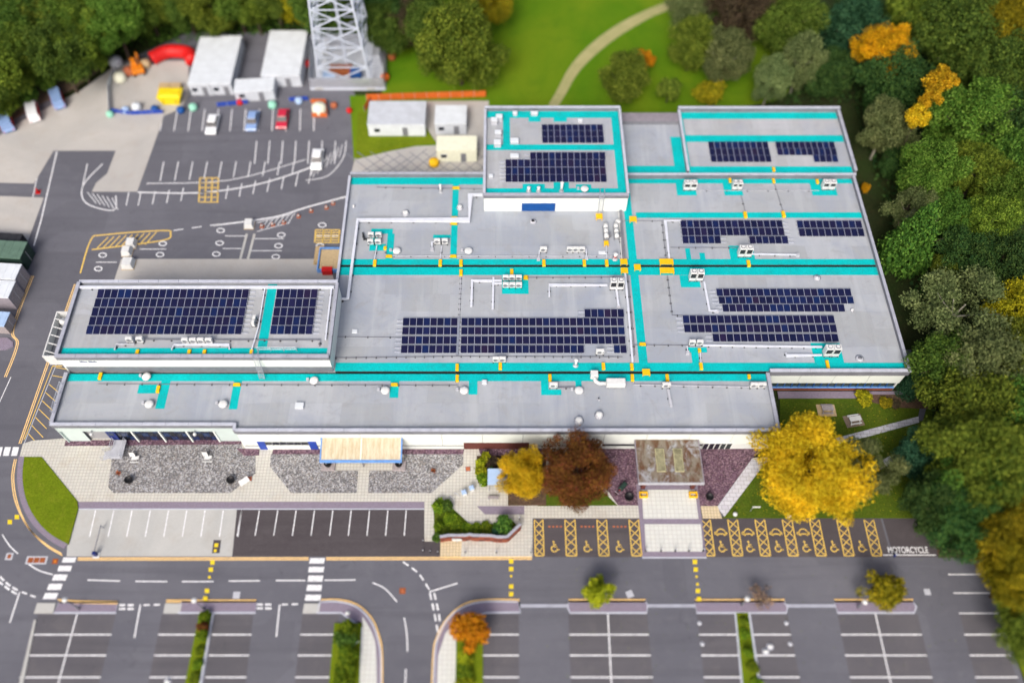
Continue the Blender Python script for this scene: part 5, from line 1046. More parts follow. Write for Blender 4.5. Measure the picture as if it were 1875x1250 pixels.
# ---- shelter
x, y = G(911, 905, 0); t = thing('smoking_shelter', 'small shelter with a pale blue roof beside the yellow tree', 'shelter', (x, y + .6, zT))
part(t, 'roof', MB().hexa([(-1.35, -.2, 2.35), (1.35, -.2, 2.35), (1.35, 2.1, 2.55), (-1.35, 2.1, 2.55)], [(-1.35, -.2, 2.45), (1.35, -.2, 2.45), (1.35, 2.1, 2.65), (-1.35, 2.1, 2.65)]), 'pale_blue')
for sx in (-1.25, 1.17):
    for sy in (-.1, 1.95): part(t, 'post', MB().box(sx, sx + .08, sy, sy + .08, 0, 2.35), 'silver')
part(t, 'back_panel', MB().box(-1.17, 1.17, 1.97, 2.0, .2, 2.2), 'glass_green'); part(t, 'bench', MB().box(-1.1, 1.1, 1.2, 1.6, .42, .48), 'timber_grey')
for sx in (-.9, .9): part(t, 'bench_leg', MB().box(sx - .04, sx + .04, 1.3, 1.5, 0, .42), 'galv')
x, y = G(903, 915, zT); t = thing('bench', 'grey slatted bench in front of the pale blue shelter', 'bench', (x, y, zT))
for i in range(3): part(t, 'slat', MB().box(-.75, .75, i * .15, i * .15 + .12, .42, .47), 'timber_grey')
for s in (-.6, .6): part(t, 'leg', MB().box(s - .04, s + .04, 0, .42, 0, .42), 'galv')
for u, v, lb in ((850, 905, 'clear cycle hoop box near the shrub bed corner'), (864, 897, 'clear cycle hoop box nearer the blue shelter')):
    x, y = G(u, v, zT); t = thing('litter_bin', lb.replace('clear cycle hoop box', 'pale glassy bin'), 'bin', (x, y, zT), R(20)); part(t, 'body', MB().chamfer(-.3, .3, -.3, .3, .05, .95, .06), 'unit_white'); part(t, 'lid', MB().box(-.34, .34, -.34, .34, .95, 1.05, 0, .08), 'pale_blue'); part(t, 'base', MB().box(-.25, .25, -.25, .25, 0, .05), 'mid_grey')
for k in range(3):
    x, y = G(828 + k * 9, 914 - k * 6, zT); t = thing('cycle_stand', 'thin steel cycle hoop in the diagonal row by the shrub bed', 'cycle stand', (x, y, zT), R(-40), 'cycle hoops by the shrub bed')
    part(t, 'hoop', MB().tube([(-.4, 0, 0), (-.4, 0, .65), (-.3, 0, .8), (.3, 0, .8), (.4, 0, .65), (.4, 0, 0)], .035, 6), 'silver')
# bicycle trailer by the planter
x, y = G(1136, 897, zT); t = thing('cargo_bicycle', 'dark green covered cargo bicycle parked on the mauve gravel', 'bicycle', (x, y, zT), R(48))
part(t, 'box', MB().chamfer(-.2, 1.1, -.3, .3, .35, .95, .1), 'dark_green'); part(t, 'frame', MB().tube([(-.2, 0, .5), (-.7, 0, .45), (-1.0, 0, .9)], .04, 6), 'red'); part(t, 'handlebar', MB().tube([(-1.0, -.3, .95), (-1.0, .3, .95)], .03, 6), 'silver'); part(t, 'saddle', MB().box(-.75, -.5, -.1, .1, .85, .92), 'dark')
for sx in (-.85, .9):
    w_ = part(t, 'wheel', MB().lathe(0, 0, [(.33, -.03), (.36, 0), (.33, .03)], 16), 'rubber'); w_.location = (sx, 0, .36); w_.rotation_euler = (R(90), 0, 0)
# picnic tables
def picnic(label, u, v, rz=0, mat='timber_grey', pad=None):
    x, y = G(u, v, .1); t = thing('picnic_table', label, 'picnic table', (x, y, .1), rz)
    if pad: part(t, 'slab_base', MB().box(-1.35, 1.35, -.95, .95, 0, .03), pad)
    for i in range(5): part(t, 'table_plank', MB().box(-.85, .85, -.38 + i * .155, -.38 + i * .155 + .14, .72, .76), mat)
    for sy in (-.78, .6):
        for k in range(2): part(t, 'seat_plank', MB().box(-.85, .85, sy + k * .1, sy + k * .1 + .09, .42, .46), mat)
    for sx in (-.65, .65):
        part(t, 'leg', MB().bar((sx, -.7, .03), (sx, -.2, .72), .08), mat); part(t, 'leg', MB().bar((sx, .7, .03), (sx, .2, .72), .08), mat); part(t, 'cross_beam', MB().bar((sx, -.75, .38), (sx, .72, .38), .07), mat)
picnic('weathered picnic table on a slab in the garden lawn', 1513, 751, 0, 'timber_grey', 'timber_pale'); picnic('pale topped picnic table near the garden path', 1563, 770, R(10), 'unit_white', 'timber')
x, y = G(1627, 845, .1); t = thing('access_cover', 'pale concrete cover lying in the grass below the garden path', 'manhole', (x, y, .1), R(30)); part(t, 'frame', MB().rbox(0, 0, 0, 1.5, 1.2, .06), 'concrete'); part(t, 'lid', MB().rbox(0, 0, .06, 1.2, .9, .03), 'light_grey')
x, y = G(1344, 944, .1); t = thing('flood_light', 'white ground lamp at the edge of the disabled bays', 'lamp', (x, y, .1)); part(t, 'post', MB().tube([(0, 0, 0), (0, 0, .5)], .05, 6), 'galv'); part(t, 'lamp_head', MB().lathe(0, 0, [(.12, .5), (.3, .62), (.3, .8), (.15, .9)], 12), 'unit_white', True)
x, y = G(1374, 935, .1); t = thing('direction_sign', 'thin white direction sign in the grass under the yellow tree', 'sign', (x, y, .1)); part(t, 'post', MB().tube([(0, 0, 0), (0, 0, 1.6)], .04, 6), 'galv'); part(t, 'board', MB().box(-.1, 1.0, -.03, .03, 1.3, 1.65), 'unit_white')
x, y = G(1442, 947, .1); t = thing('flood_light', 'white ground lamp half hidden below the big yellow tree', 'lamp', (x, y, .1)); part(t, 'post', MB().tube([(0, 0, 0), (0, 0, .5)], .05, 6), 'galv'); part(t, 'lamp_head', MB().lathe(0, 0, [(.12, .5), (.3, .62), (.3, .8), (.15, .9)], 12), 'unit_white', True)
# ---- boom barrier, covers and lamp posts
x, y = G(177, 1016, 0); t = thing('boom_barrier', 'car park barrier with a blue box and lowered dark arm', 'barrier', (x, y, 0)); part(t, 'plinth', MB().box(-.42, .42, -.42, .42, 0, .14), 'unit_white'); part(t, 'cabinet', MB().chamfer(-.22, .22, -.22, .22, .14, 1.1, .05), 'navy'); part(t, 'boom_arm', MB().bar((0, .2, .95), (.0, 3.9, .95), .09), 'mid_grey'); part(t, 'arm_rest', MB().box(-.05, .05, 3.7, 3.8, .015, .92), 'galv')
def cover(label, u, v, w, d, rz, lid='terracotta', frame='light_grey', z=0.0, n=1):
    x, y = G(u, v, z); t = thing('road_cover', label, 'manhole', (x, y, z - .02), rz); part(t, 'frame', MB().rbox(0, 0, 0, w, d, .034), frame)
    for k in range(n): ww = (w - .4) / n; part(t, 'lid', MB().rbox(-(w - .4) / 2 + ww * (k + .5), 0, .034, ww - .08, d - .4, .008), lid)
cover('three part chamber cover set in the road before the zebra crossing', 67, 1025, 2.8, 1.1, 0, 'rust', 'light_grey', n=3); cover('small square chamber cover near the road edge', 17, 1018, .95, .95, 0, 'rust'); cover('orange road patch beside the zebra crossing', 101, 1027, .75, .7, 0, 'orange', 'rust'); cover('round-edged cover in the bend by the curved centre line', 737, 1081, .8, .8, 0, 'terracotta', 'rust')
cover('pale square cover above the planted island', 433, 1089, .9, .9, 0, 'light_grey', 'light_grey'); cover('pale square cover beside the lime green tree', 1153, 1087, .9, .9, R(20), 'light_grey'); cover('pale square cover beyond the end island with the yellow tree', 1698, 1083, .8, .8, 0, 'light_grey')
def lamp_post(label, ub, vb, uh, vh):
    x, y = G(ub, vb, .13); lo, hi = 1., 14.
    for _ in range(40):
        m_ = (lo + hi) / 2
        if G(uh, vh, m_)[1] > y: lo = m_
        else: hi = m_
    h = lo - .13; t = thing('lamp_post', label, 'street lamp', (x, y, .13))
    part(t, 'base', MB().lathe(0, 0, [(.16, 0), (.14, .9), (.07, 1.0)], 10), 'mid_grey', True); part(t, 'column', MB().tube([(0, 0, .9), (0, 0, h)], .075, 8, r1=.045), 'mid_grey'); part(t, 'lamp_head', MB().lathe(0, 0, [(.12, h), (.34, h + .12), (.34, h + .22), (.1, h + .34)], 14), 'unit_white', True)
lamp_post('lamp post on the mauve island next to the end zebra crossing', 145, 1114, 115, 1098); lamp_post('lamp post on the mauve island above the hedge strip', 373, 1114, 352, 1099); lamp_post('lamp post on the long island with the bare pinkish shrub', 1358, 1107, 1369, 1096); lamp_post('lamp post on the end island under the yellow tree', 1571, 1111, 1594, 1102); bollard(1637, 1018, .9, 0, .16, 'navy', 'dark blue marker post on the line of the motorcycle bay')
for u, v, lb in ((1281, 1140, 'small white road stud beside the empty bay'), (1286, 1178, 'white road stud one bay below'), (1440, 1140, 'white road stud at the far bay mouth'), (1447, 1178, 'white road stud further down the bay mouth')):
    x, y = G(u, v); t = thing('bay_stud', lb, 'road stud', (x, y, -.01)); part(t, 'dome', MB().lathe(0, 0, [(.26, .0), (.24, .05), (.1, .08)], 14), 'light_grey', True); part(t, 'rim', MB().lathe(0, 0, [(.30, 0), (.29, .018)], 14), 'light_grey')
for u, v, lb in ((1402, 1192, 'white boulder beside the planted strip'), (1410, 1183, 'smaller white boulder beside the planted strip'), (637, 1122, 'small white post base at the hedge island'), (307, 1247, 'white boulder at the hedge strip bottom')):
    x, y = G(u, v); t = thing('boulder', lb, 'boulder', (x, y, -.02)); mb = MB().lathe(0, 0, [(.26, 0), (.32, .17), (.25, .34), (.1, .42)], 9, rx=1.1, ry=.85); part(t, 'stone', mb, 'unit_white'); part(t, 'foot', MB().lathe(0, 0, [(.5, 0), (.46, .05)], 10), 'stone_cap')
x, y = G(652, 1178, .6); t = thing('sign_board', 'small grey sign board standing by the hedge', 'sign', (x, y, .15), R(30)); part(t, 'board', MB().box(-.5, .5, -.03, .03, .5, .9), 'silver'); part(t, 'post', MB().box(-.04, .04, .03, .1, 0, .85), 'mid_grey')

# ================================================================== BEHIND: compounds and vehicles
def container(label, u, v, w, d, h, roof, wall, rz=0.0, z=0.0, name='site_cabin', ribs=8, cat='cabin', door='mid_grey'):
    x, y = G(u, v, z); t = thing(name, label, cat, (x, y, z), rz)
    part(t, 'body', MB().box(-w / 2, w / 2, 0, d, .12, h), wall); part(t, 'roof', MB().box(-w / 2 - .06, w / 2 + .06, -.06, d + .06, h, h + .1, 0, .03), roof)
    for i in range(ribs): part(t, 'rib', MB().box(-w / 2 + (i + .3) * w / ribs, -w / 2 + (i + .55) * w / ribs, .1, d - .1, h + .1, h + .13), roof)
    dr = part(t, 'door', MB().box(w * .1, w * .1 + .95, -.05, -.001, .2, 2.15), door); link('handle', MB().box(w * .1 + .8, w * .1 + .88, -.09, -.051, 1.1, 1.25).mesh('handle', 'silver'), dr)
    if w > 3: p = part(t, 'window', MB().box(-w * .4, -w * .4 + 1.1, -.05, -.001, 1.1, 2.0), 'silver'); link('pane', MB().box(-w * .4 + .07, -w * .4 + 1.03, -.07, -.051, 1.17, 1.93).mesh('pane', 'glass_dark'), p)
    for sx in (-w / 2 + .1, w / 2 - .3):
        for sy in (.1, d - .3): part(t, 'foot', MB().box(sx, sx + .2, sy, sy + .2, 0, .12), 'mid_grey')
    return t
container('white steel cabin beside the red hose', 371, 176, 3.9, 13.0, 2.8, 'cabin_white', 'cabin_grey', 0); container('white steel cabin next to the one by the red hose', 410, 175, 3.9, 13.2, 2.8, 'cabin_white', 'cabin_grey', 0)
container('white steel cabin standing alone by the lattice tower', 519, 160, 7.2, 12.5, 2.8, 'cabin_white', 'cabin_grey', 0); container('low white cabin in front of the cabin row', 470, 186, 7.2, 3.4, 2.4, 'cabin_white', 'cabin_grey', R(4))
container('long silver cabin inside the orange fence', 728, 250, 10.2, 5.8, 2.9, 'cabin_grey', 'cabin_white', 0); container('short silver cabin with a green tarpaulin', 826, 247, 5.6, 4.6, 2.7, 'cabin_white', 'cabin_grey', 0); container('cream storage cabin by the hatched yard', 837, 297, 7.0, 3.4, 2.9, 'cream', 'cream', 0)
x, y = G(826, 196, 2.9); t = thing('tarpaulin', 'small teal green tarpaulin tent behind the silver cabins', 'tent', (x, y, 0)); part(t, 'cover', MB().hexa([(-1.7, -.9, 1.4), (1.7, -.9, 1.4), (1.7, .9, 1.4), (-1.7, .9, 1.4)], [(-1.0, -.05, 2.6), (1.0, -.05, 2.6), (1.0, .05, 2.6), (-1.0, .05, 2.6)]), 'green_tarp')
for sx in (-1.6, 1.6):
    for sy in (-.8, .8): part(t, 'pole', MB().tube([(sx, sy, 0), (sx, sy, 1.45)], .04, 5), 'galv')
def fence(label, pts, h, mat, z=0.0, gap=2.2, post='galv', solid=True):
    P = [Vector((*G(u, v, z), 0)) for u, v in pts]; o = P[0]; t = thing('site_fence', label, 'fence', (o.x, o.y, z))
    for i in range(len(P) - 1):
        a, b = P[i] - o, P[i + 1] - o; n = max(1, round((b - a).length / gap)); ang = math.atan2((b - a).y, (b - a).x)
        for k in range(n):
            q = a + (b - a) * ((k + .5) / n); part(t, 'panel', MB().rbox(q.x, q.y, .08, (b - a).length / n - .06, .04, h - .1, ang), mat); q = a + (b - a) * (k / n); part(t, 'post', MB().rbox(q.x, q.y, 0, .07, .07, h, ang), post)
fence('orange mesh fence behind the silver cabins', [(672, 185), (760, 182), (890, 178)], 1.6, 'orange_mesh'); fence('orange mesh fence at the end of the silver cabins', [(668, 205), (680, 186)], 1.4, 'orange_mesh')
fence('white and blue barrier row at the apron edge', [(205, 206), (240, 211), (300, 208)], 1.0, 'blue_bright'); fence('blue barrier row behind the parked white car', [(398, 196), (455, 190)], 1.0, 'blue_bright'); fence('blue barrier row beside the red car', [(530, 186), (565, 184)], 1.0, 'blue_bright'); fence('orange barrier enclosure round the cream tank', [(570, 190), (598, 190), (600, 215), (572, 215)], 1.1, 'orange_mesh')
fence('white hoarding at the apron corner', [(203, 212), (200, 160), (212, 130)], 1.2, 'cabin_white')
# skip, hose, plant
x, y = G(314, 193); t = thing('waste_skip', 'bright yellow skip on the concrete apron', 'skip', (x, y, .015)); mb = MB(); w, d, h = 4.4, 2.4, 1.9
part(t, 'body', MB().hexa([(-w / 2 + .7, 0, .1), (w / 2 - .7, 0, .1), (w / 2 - .7, d, .1), (-w / 2 + .7, d, .1)], [(-w / 2, -.15, h), (w / 2, -.15, h), (w / 2, d + .15, h), (-w / 2, d + .15, h)]), 'skip_yellow'); part(t, 'load', MB().box(-w / 2 + .15, w / 2 - .15, 0, d, h, h + .25, 0, .35), 'skip_yellow')
for sx in (-1.2, 1.2): part(t, 'lifting_lug', MB().box(sx - .08, sx + .08, -.25, -.15, .8, 1.1), 'dark'); part(t, 'skid', MB().box(sx - .06, sx + .06, 0, d, 0, .1), 'dark')
x, y = G(312, 172); t = thing('pallet_stack', 'stack of timber pallets behind the yellow skip', 'pallets', (x, y, .015))
for i in range(7):
    for k in range(2): part(t, 'pallet', MB().box(-2 + k * 2.05, -.05 + k * 2.05, 0, 1.8, i * .16, i * .16 + .12), 'pallet')
px_h = curve([(278, 108), (300, 97), (320, 94), (345, 98), (352, 112)]); P = [W(u, v, 1.0) for u, v in px_h]; t = thing('inflatable_boom', 'thick red curved boom lying behind the cabins', 'boom', (P[0].x, P[0].y, 0)); pp = [p - Vector((P[0].x, P[0].y, 0)) for p in P]
part(t, 'tube', MB().tube(pp, 1.3, 12), 'red', True)
for k in (2, 12, 22): part(t, 'cradle', MB().rbox(pp[k].x, pp[k].y, 0, 1.4, 1.4, .35), 'dark')
x, y = G(255, 132); t = thing('mini_digger', 'orange mini digger on the apron', 'digger', (x, y, .015), R(20))
for s in (-.9, .9): part(t, 'track', MB().chamfer(s - .25, s + .25, -1.3, 1.3, 0, .6, .2), 'rubber')
part(t, 'body', MB().chamfer(-1.1, 1.1, -1.4, .6, .6, 1.5, .15), 'orange'); c_ = part(t, 'cab', MB().box(-.9, .2, -.2, 1.1, 1.5, 2.7, 0, .1), 'orange'); link('window', MB().box(-.8, .1, 1.1, 1.12, 1.7, 2.5).mesh('window', 'glass_dark'), c_); part(t, 'arm', MB().tube([(.5, .6, 1.2), (.5, 2.2, 2.6), (.5, 3.2, 1.0)], .16, 6), 'orange'); part(t, 'bucket', MB().box(.1, .9, 2.9, 3.5, .5, 1.1, 0, .1), 'dark')
for u, v, mat, lb, sz in ((222, 147, 'cream', 'cream bulk bag on the apron', 1.3), (215, 120, 'cabin_grey', 'pale grey bulk bag by the hoarding', 1.4), (238, 135, 'terracotta', 'dull red bulk bag beside the digger', 1.1), (355, 200, 'mint', 'mint green tank beside the parked white car', .85), (203, 212, 'mint', 'mint green tank at the barrier end', .75), (586, 206, 'cream', 'cream tank inside the orange barriers', 1.5), (795, 302, 'step_yellow', 'yellow grit bin at the hatched yard', 1.0), (706, 145, 'orange_mesh', 'orange drum at the tower fence corner', .9), (722, 88, 'rust', 'rusty drum at the meadow edge', .9), (718, 108, 'rust', 'second rusty drum at the meadow edge', .9), (722, 206, 'terracotta', 'red drum at the gate of the orange fence', .8), (252, 200, 'cabin_white', 'white bulk bag behind the blue barriers', 1.0), (232, 205, 'pale_blue', 'pale blue drum at the blue barrier end', .8), (285, 203, 'blue', 'deep blue drum beside the yellow skip', .8), (332, 205, 'blue', 'deep blue drum between skip and white car', .8), (440, 190, 'red', 'red drum between the cabins', .7), (548, 188, 'pale_blue', 'pale blue drum beside the red car', .8), (500, 196, 'mint', 'mint green tank between pale blue and red cars', .9), (612, 196, 'terracotta', 'dull red drum by the orange barriers', .7), (640, 205, 'red', 'red drum at the lane to the tower', .6), (562, 120, 'red', 'red drum beside the lone white cabin', .8), (268, 122, 'timber_pale', 'pale brown bulk bag by the digger', 1.1)):
    x, y = G(u, v); t = thing('bulk_bag' if 'bag' in lb else 'storage_tank', lb, 'bag' if 'bag' in lb else 'tank', (x, y, .02)); part(t, 'body', MB().lathe(0, 0, [(sz * .8, 0), (sz * .92, sz * .4), (sz * .85, sz * 1.0), (sz * .5, sz * 1.25)], 12), mat, True); part(t, 'lid', MB().lathe(0, 0, [(sz * .3, sz * 1.25), (sz * .28, sz * 1.35)], 10), mat, True)
# ---- cars
def car(label, u, v, mat, rz=0.0, z=.0, kind='car', L=4.7, Wd=1.95, H=1.55):
    x, y = G(u, v, z); t = thing('parked_van' if kind == 'van' else 'parked_car', label, kind, (x, y, z), rz); w = Wd / 2; l_ = L / 2
    van = kind == 'van'
    prof = [(-l_, .35), (-l_, .75), (-l_ + .12, .9)] + ([(-l_ + .15, H * .96), (l_ - 1.25, H), (l_ - .75, 1.15), (l_ - .1, .95)] if van else [(-l_ + .9, .95), (l_ - 1.3, .92), (l_ - .15, .78)]) + [(l_, .6), (l_, .35)]
    b = MB(); n = len(prof); 
    for s in (-1, 1): b.v += [(s * w * (1 - .06 * max(0, z_ - .7)), y_, z_) for y_, z_ in prof]
    b.f.append(tuple(range(n))); b.f.append(tuple(range(2 * n - 1, n - 1, -1))); b.m += [0, 0]
    for i in range(n): j = (i + 1) % n; b.f.append((i, n + i, n + j, j)); b.m.append(0)
    part(t, 'body', b, mat)
    if not van:
        a0, a1, b0, b1 = -l_ + .55, l_ - 1.25, -l_ + 1.05, l_ - 2.0; zz = .9
        c_ = part(t, 'glasshouse', MB().hexa([(-w * .93, a0, zz), (w * .93, a0, zz), (w * .93, a1, zz), (-w * .93, a1, zz)], [(-w * .76, b0, H - .06), (w * .76, b0, H - .06), (w * .76, b1, H - .06), (-w * .76, b1, H - .06)]), 'glass_dark')
        part(t, 'roof', MB().box(-w * .77, w * .77, b0 - .03, b1 + .03, H - .06, H, 0, .05), mat)
    else:
        part(t, 'windscreen', MB().hexa([(-w * .85, l_ - 1.22, H - .1), (w * .85, l_ - 1.22, H - .1), (w * .85, l_ - 1.2, H - .1), (-w * .85, l_ - 1.2, H - .1)], [(-w * .85, l_ - .82, 1.25), (w * .85, l_ - .82, 1.25), (w * .85, l_ - .7, 1.25), (-w * .85, l_ - .7, 1.25)]), 'glass_dark')
    if van and 'red' in label:
        part(t, 'side_stripe', MB().box(w - .02, w + .03, -l_ + .3, l_ - 1.3, .6, 1.7), 'red'); part(t, 'side_stripe', MB().box(-w - .03, -w + .02, -l_ + .3, l_ - 1.3, .6, 1.7), 'red')
    for sx in (-w + .05, w - .05):
        for sy in (-l_ + .8, l_ - .85):
            ty = part(t, 'wheel', MB().lathe(0, 0, [(.31, -.1), (.33, 0), (.31, .1)], 14), 'rubber'); ty.location = (sx, sy, .33); ty.rotation_euler = (0, R(90), 0); link('rim', MB().lathe(0, 0, [(.18, -.115), (.18, .115)], 10).mesh('rim', 'silver'), ty)
    for sx in (-w + .1, w - .42):
        part(t, 'headlight', MB().box(sx, sx + .32, l_ - .02, l_ + .03, .55, .7), 'lamp_lens'); part(t, 'tail_light', MB().box(sx, sx + .32, -l_ - .03, -l_ + .02, .6, .75), 'red')
    return t
car('white car parked alone in the middle of the rear car park', 582, 296, 'car_white', R(180)); car('white car parked by the blue barriers', 391, 232, 'car_white', R(180)); car('pale blue car parked between white and red cars', 464, 226, 'car_blue', R(180)); car('red car parked beside the pale blue car', 519, 222, 'car_red', R(180))
car('blue van with a red side parked at the earth bank end', 14, 226, 'car_blue', R(28), .02, 'van', 5.8, 2.1, 2.3); car('white van parked between two coloured vans at the earth bank', 64, 210, 'car_white', R(24), .02, 'van', 5.0, 1.95, 2.1); car('pale blue van with red stripe near the apron', 108, 186, 'car_blue', R(26), .02, 'van', 5.2, 2.0, 2.2)
# ---- lattice tower with palisade compound
tb = W(637, 128, 0); t = thing('lattice_tower', 'grey steel lattice tower rising from a fenced base', 'tower', (tb.x, tb.y, 0))
HB, HT, TH = 4.9, 1.8, 46.0
def leg(sx, sy, z): k = HB + (HT - HB) * z / TH; return Vector((sx * k, sy * k, z))
cs = [(-1, -1), (1, -1), (1, 1), (-1, 1)]
for c in cs: part(t, 'leg', MB().bar(leg(*c, 0), leg(*c, TH), .34), 'tower_grey')
zs = [0, 4.5, 8.7, 12.6, 16.3, 19.8, 23, 26, 29, 32, 35, 38, 41, 44, 46]
for i in range(len(zs) - 1):
    for k in range(4):
        a, b = cs[k], cs[(k + 1) % 4]
        part(t, 'brace', MB().bar(leg(*a, zs[i]), leg(*b, zs[i + 1]), .2), 'tower_grey'); part(t, 'brace', MB().bar(leg(*b, zs[i]), leg(*a, zs[i + 1]), .2), 'tower_grey'); part(t, 'girt', MB().bar(leg(*a, zs[i + 1]), leg(*b, zs[i + 1]), .18), 'tower_grey')
        m0 = (leg(*a, zs[i]) + leg(*b, zs[i + 1])) / 2; part(t, 'brace', MB().bar(m0, leg(*a, (zs[i] + zs[i + 1]) / 2), .12), 'tower_grey')
part(t, 'feed_ladder', MB().bar((0, 0, 0), (0, 0, TH), .5), 'tower_grey')
for c in cs: q = leg(*c, 0); part(t, 'footing', MB().box(q.x - .7, q.x + .7, q.y - .7, q.y + .7, -.1, .25), 'concrete')
fp = [G(570, 163), G(704, 163), G(706, 84), G(572, 84)]
t = thing('palisade_fence', 'pale steel palisade fence around the tower base', 'fence', (fp[0][0], fp[0][1], 0)); o = Vector((*fp[0], 0))
for i in range(4):
    a, b = Vector((*fp[i], 0)) - o, Vector((*fp[(i + 1) % 4], 0)) - o; n = int((b - a).length / .42); d = (b - a).normalized(); ang = math.atan2(d.y, d.x)
    for k in range(n): q = a + (b - a) * ((k + .5) / n); part(t, 'pale', MB().rbox(q.x, q.y, .05, .34, .05, 2.5, ang), 'silver')
    for zz in (.5, 2.0): part(t, 'rail', MB().bar(a + Vector((0, 0, zz)), b + Vector((0, 0, zz)), .08), 'galv')
slab('tower_base', [(568, 165), (706, 165), (708, 82), (570, 82)], .03, 'cabin_grey', .2)
for u, v, w, d, h, m, lb in ((625, 142, 4.2, 2.0, 1.5, 'rust', 'rusty brown equipment box inside the tower fence'), (652, 147, 2.0, 1.6, 1.6, 'blue', 'blue cabinet inside the tower fence'), (603, 148, 2.4, 1.6, 1.0, 'pale_blue', 'pale blue box inside the tower fence'), (683, 122, 3.0, 4.5, 2.4, 'cabin_grey', 'grey equipment hut inside the tower fence')):
    x, y = G(u, v, .03); t = thing('equipment_box', lb, 'cabinet', (x, y, .03)); part(t, 'body', MB().chamfer(-w / 2, w / 2, 0, d, .1, h, .08), m); part(t, 'plinth', MB().box(-w / 2 + .1, w / 2 - .1, .1, d - .1, 0, .1), 'mid_grey'); part(t, 'door', MB().box(-w * .3, w * .1, -.03, 0, .25, h - .15), m)
# ---- stores by the left road
def store(label, uR, vB, w, d, h, roof, wall, door, rz=R(-4)):
    x, y = G(uR, vB, 0); t = thing('storage_container', label, 'container', (x, y, 0), rz)
    part(t, 'body', MB().box(-w, 0, 0, d, .1, h), wall); part(t, 'roof', MB().box(-w - .05, .05, -.05, d + .05, h, h + .12, 0, .03), roof)
    dr = part(t, 'door', MB().box(.0, .06, .25, d - .25, .25, h - .25), door); link('lock_bar', MB().box(.06, .1, d * .5, d * .5 + .06, .3, h - .3).mesh('lock_bar', 'light_grey'), dr); part(t, 'frame', MB().box(.0, .03, .02, .24, .12, h - .02), wall)
    for i in range(6): part(t, 'roof_rib', MB().box(-w + i * w / 6 + .2, -w + i * w / 6 + .6, .1, d - .1, h + .12, h + .15), roof)
    for sx in (-w + .2, -.4): part(t, 'foot', MB().box(sx, sx + .2, .1, d - .1, 0, .1), 'mid_grey')
store('green container with a pale green roof beside the road', 52, 494, 8, 3.4, 2.9, 'green_metal', 'dark_green', 'dark_green'); store('white roofed store next to the green container', 45, 534, 8, 3.0, 3.2, 'cabin_white', 'shed_grey', 'timber_grey'); store('white roofed store lower down the road', 33, 567, 8, 3.2, 3.2, 'cabin_white', 'shed_grey', 'timber_grey'); store('open skip shaped dark container holding scrap', 40, 466, 8, 2.8, 1.8, 'dark', 'dark', 'dark')
store('small pale shed with a tilted lid beside the yellow lines', 20, 612, 5, 2.6, 2.2, 'pale_blue', 'timber_grey', 'timber_grey')
x, y = G(8, 457, 1.9); t = thing('scrap_load', 'heap of pale scrap on the dark open container', 'scrap heap', (x, y, 1.95)); rr = random.Random(2)
for i in range(14): part(t, 'scrap_piece', MB().rbox(rr.uniform(-1.6, 1.2), rr.uniform(-.9, .9), 0, rr.uniform(.4, 1.1), rr.uniform(.3, .8), rr.uniform(.2, .5), rr.uniform(0, 3)), rr.choice(['cabin_white', 'cream', 'unit_white', 'timber_pale', 'pale_blue']))
slab('traffic_island', [(-60, 618), (14, 618), (24, 626), (24, 634), (10, 640), (-60, 640)], .14, 'mauve', .3)
# ---- rear bays: sheeted stack, cones
x, y = G(603, 498, 0); t = thing('sand_pit', 'square bin of pale sand edged in blue behind the building', 'sand bin', (x, y, .03)); part(t, 'sand', MB().box(-1.7, 1.7, 0, 4.2, 0, .7, 0, .15), 'timber_pale')
for (a, b, c, d) in ((-1.9, -1.7, -.2, 4.4), (1.7, 1.9, -.2, 4.4), (-1.7, 1.7, -.2, 0), (-1.7, 1.7, 4.2, 4.4)): part(t, 'side_board', MB().box(a, b, c, d, 0, .85), 'sky_blue')
x, y = G(600, 504, 0); t = thing('feed_box', 'bright red box tucked beside the flank block', 'box', (x, y, .03)); part(t, 'body', MB().chamfer(-.8, .8, 0, .9, 0, 1.0, .06), 'red'); part(t, 'lid', MB().box(-.85, .85, -.05, .95, 1.0, 1.08), 'red')
x, y = G(583, 485, 0); t = thing('timber_stack', 'leaning stack of pale boards beside the sand bin', 'boards', (x, y, .03))
for i in range(6): part(t, 'board', MB().box(-.8 + i * .25, -.6 + i * .25, 0, 3.6, 0, .25 + i * .06), 'pallet')
for u, v in ((480, 415), (500, 412), (520, 408), (547, 397), (570, 387), (598, 381), (610, 373)):
    x, y = G(u, v, 0); t = thing('traffic_barrier', 'red and white cone in the line behind the building', 'traffic cone', (x, y, .01), 0, 'cones behind the building'); part(t, 'cone', MB().lathe(0, 0, [(.26, .06), (.08, .7), (.05, .75)], 10), 'terracotta', True); part(t, 'base', MB().box(-.34, .34, -.34, .34, 0, .06), 'terracotta'); part(t, 'band', MB().lathe(0, 0, [(.21, .28), (.14, .54)], 10), 'unit_white', True)
x, y = G(70, 352); t = thing('traffic_barrier', 'lone red cone on the far concrete edge', 'traffic cone', (x, y, .01)); part(t, 'cone', MB().lathe(0, 0, [(.32, .06), (.1, .9), (.06, .95)], 10), 'red', True); part(t, 'base', MB().box(-.42, .42, -.42, .42, 0, .06), 'red')
for u, v, s, lb in ((240, 455, 1, 'white sheeted stack on the yellow hatching'), (232, 470, 1, 'white sheeted stack beside the rear slab'), (456, 420, 1, 'white post block at the head of the rear bays'), (234, 494, 1.2, 'white sheeted stack next to the flank block')):
    x, y = G(u, v, 0); t = thing('sheeted_stack', lb, 'stack', (x, y, .02)); part(t, 'sheet', MB().box(-.8 * s, .8 * s, 0, 1.6 * s, .1, 1.1, 0, .2), 'unit_white'); part(t, 'pallet', MB().box(-.85 * s, .85 * s, -.05, 1.65 * s, 0, .1), 'pallet')
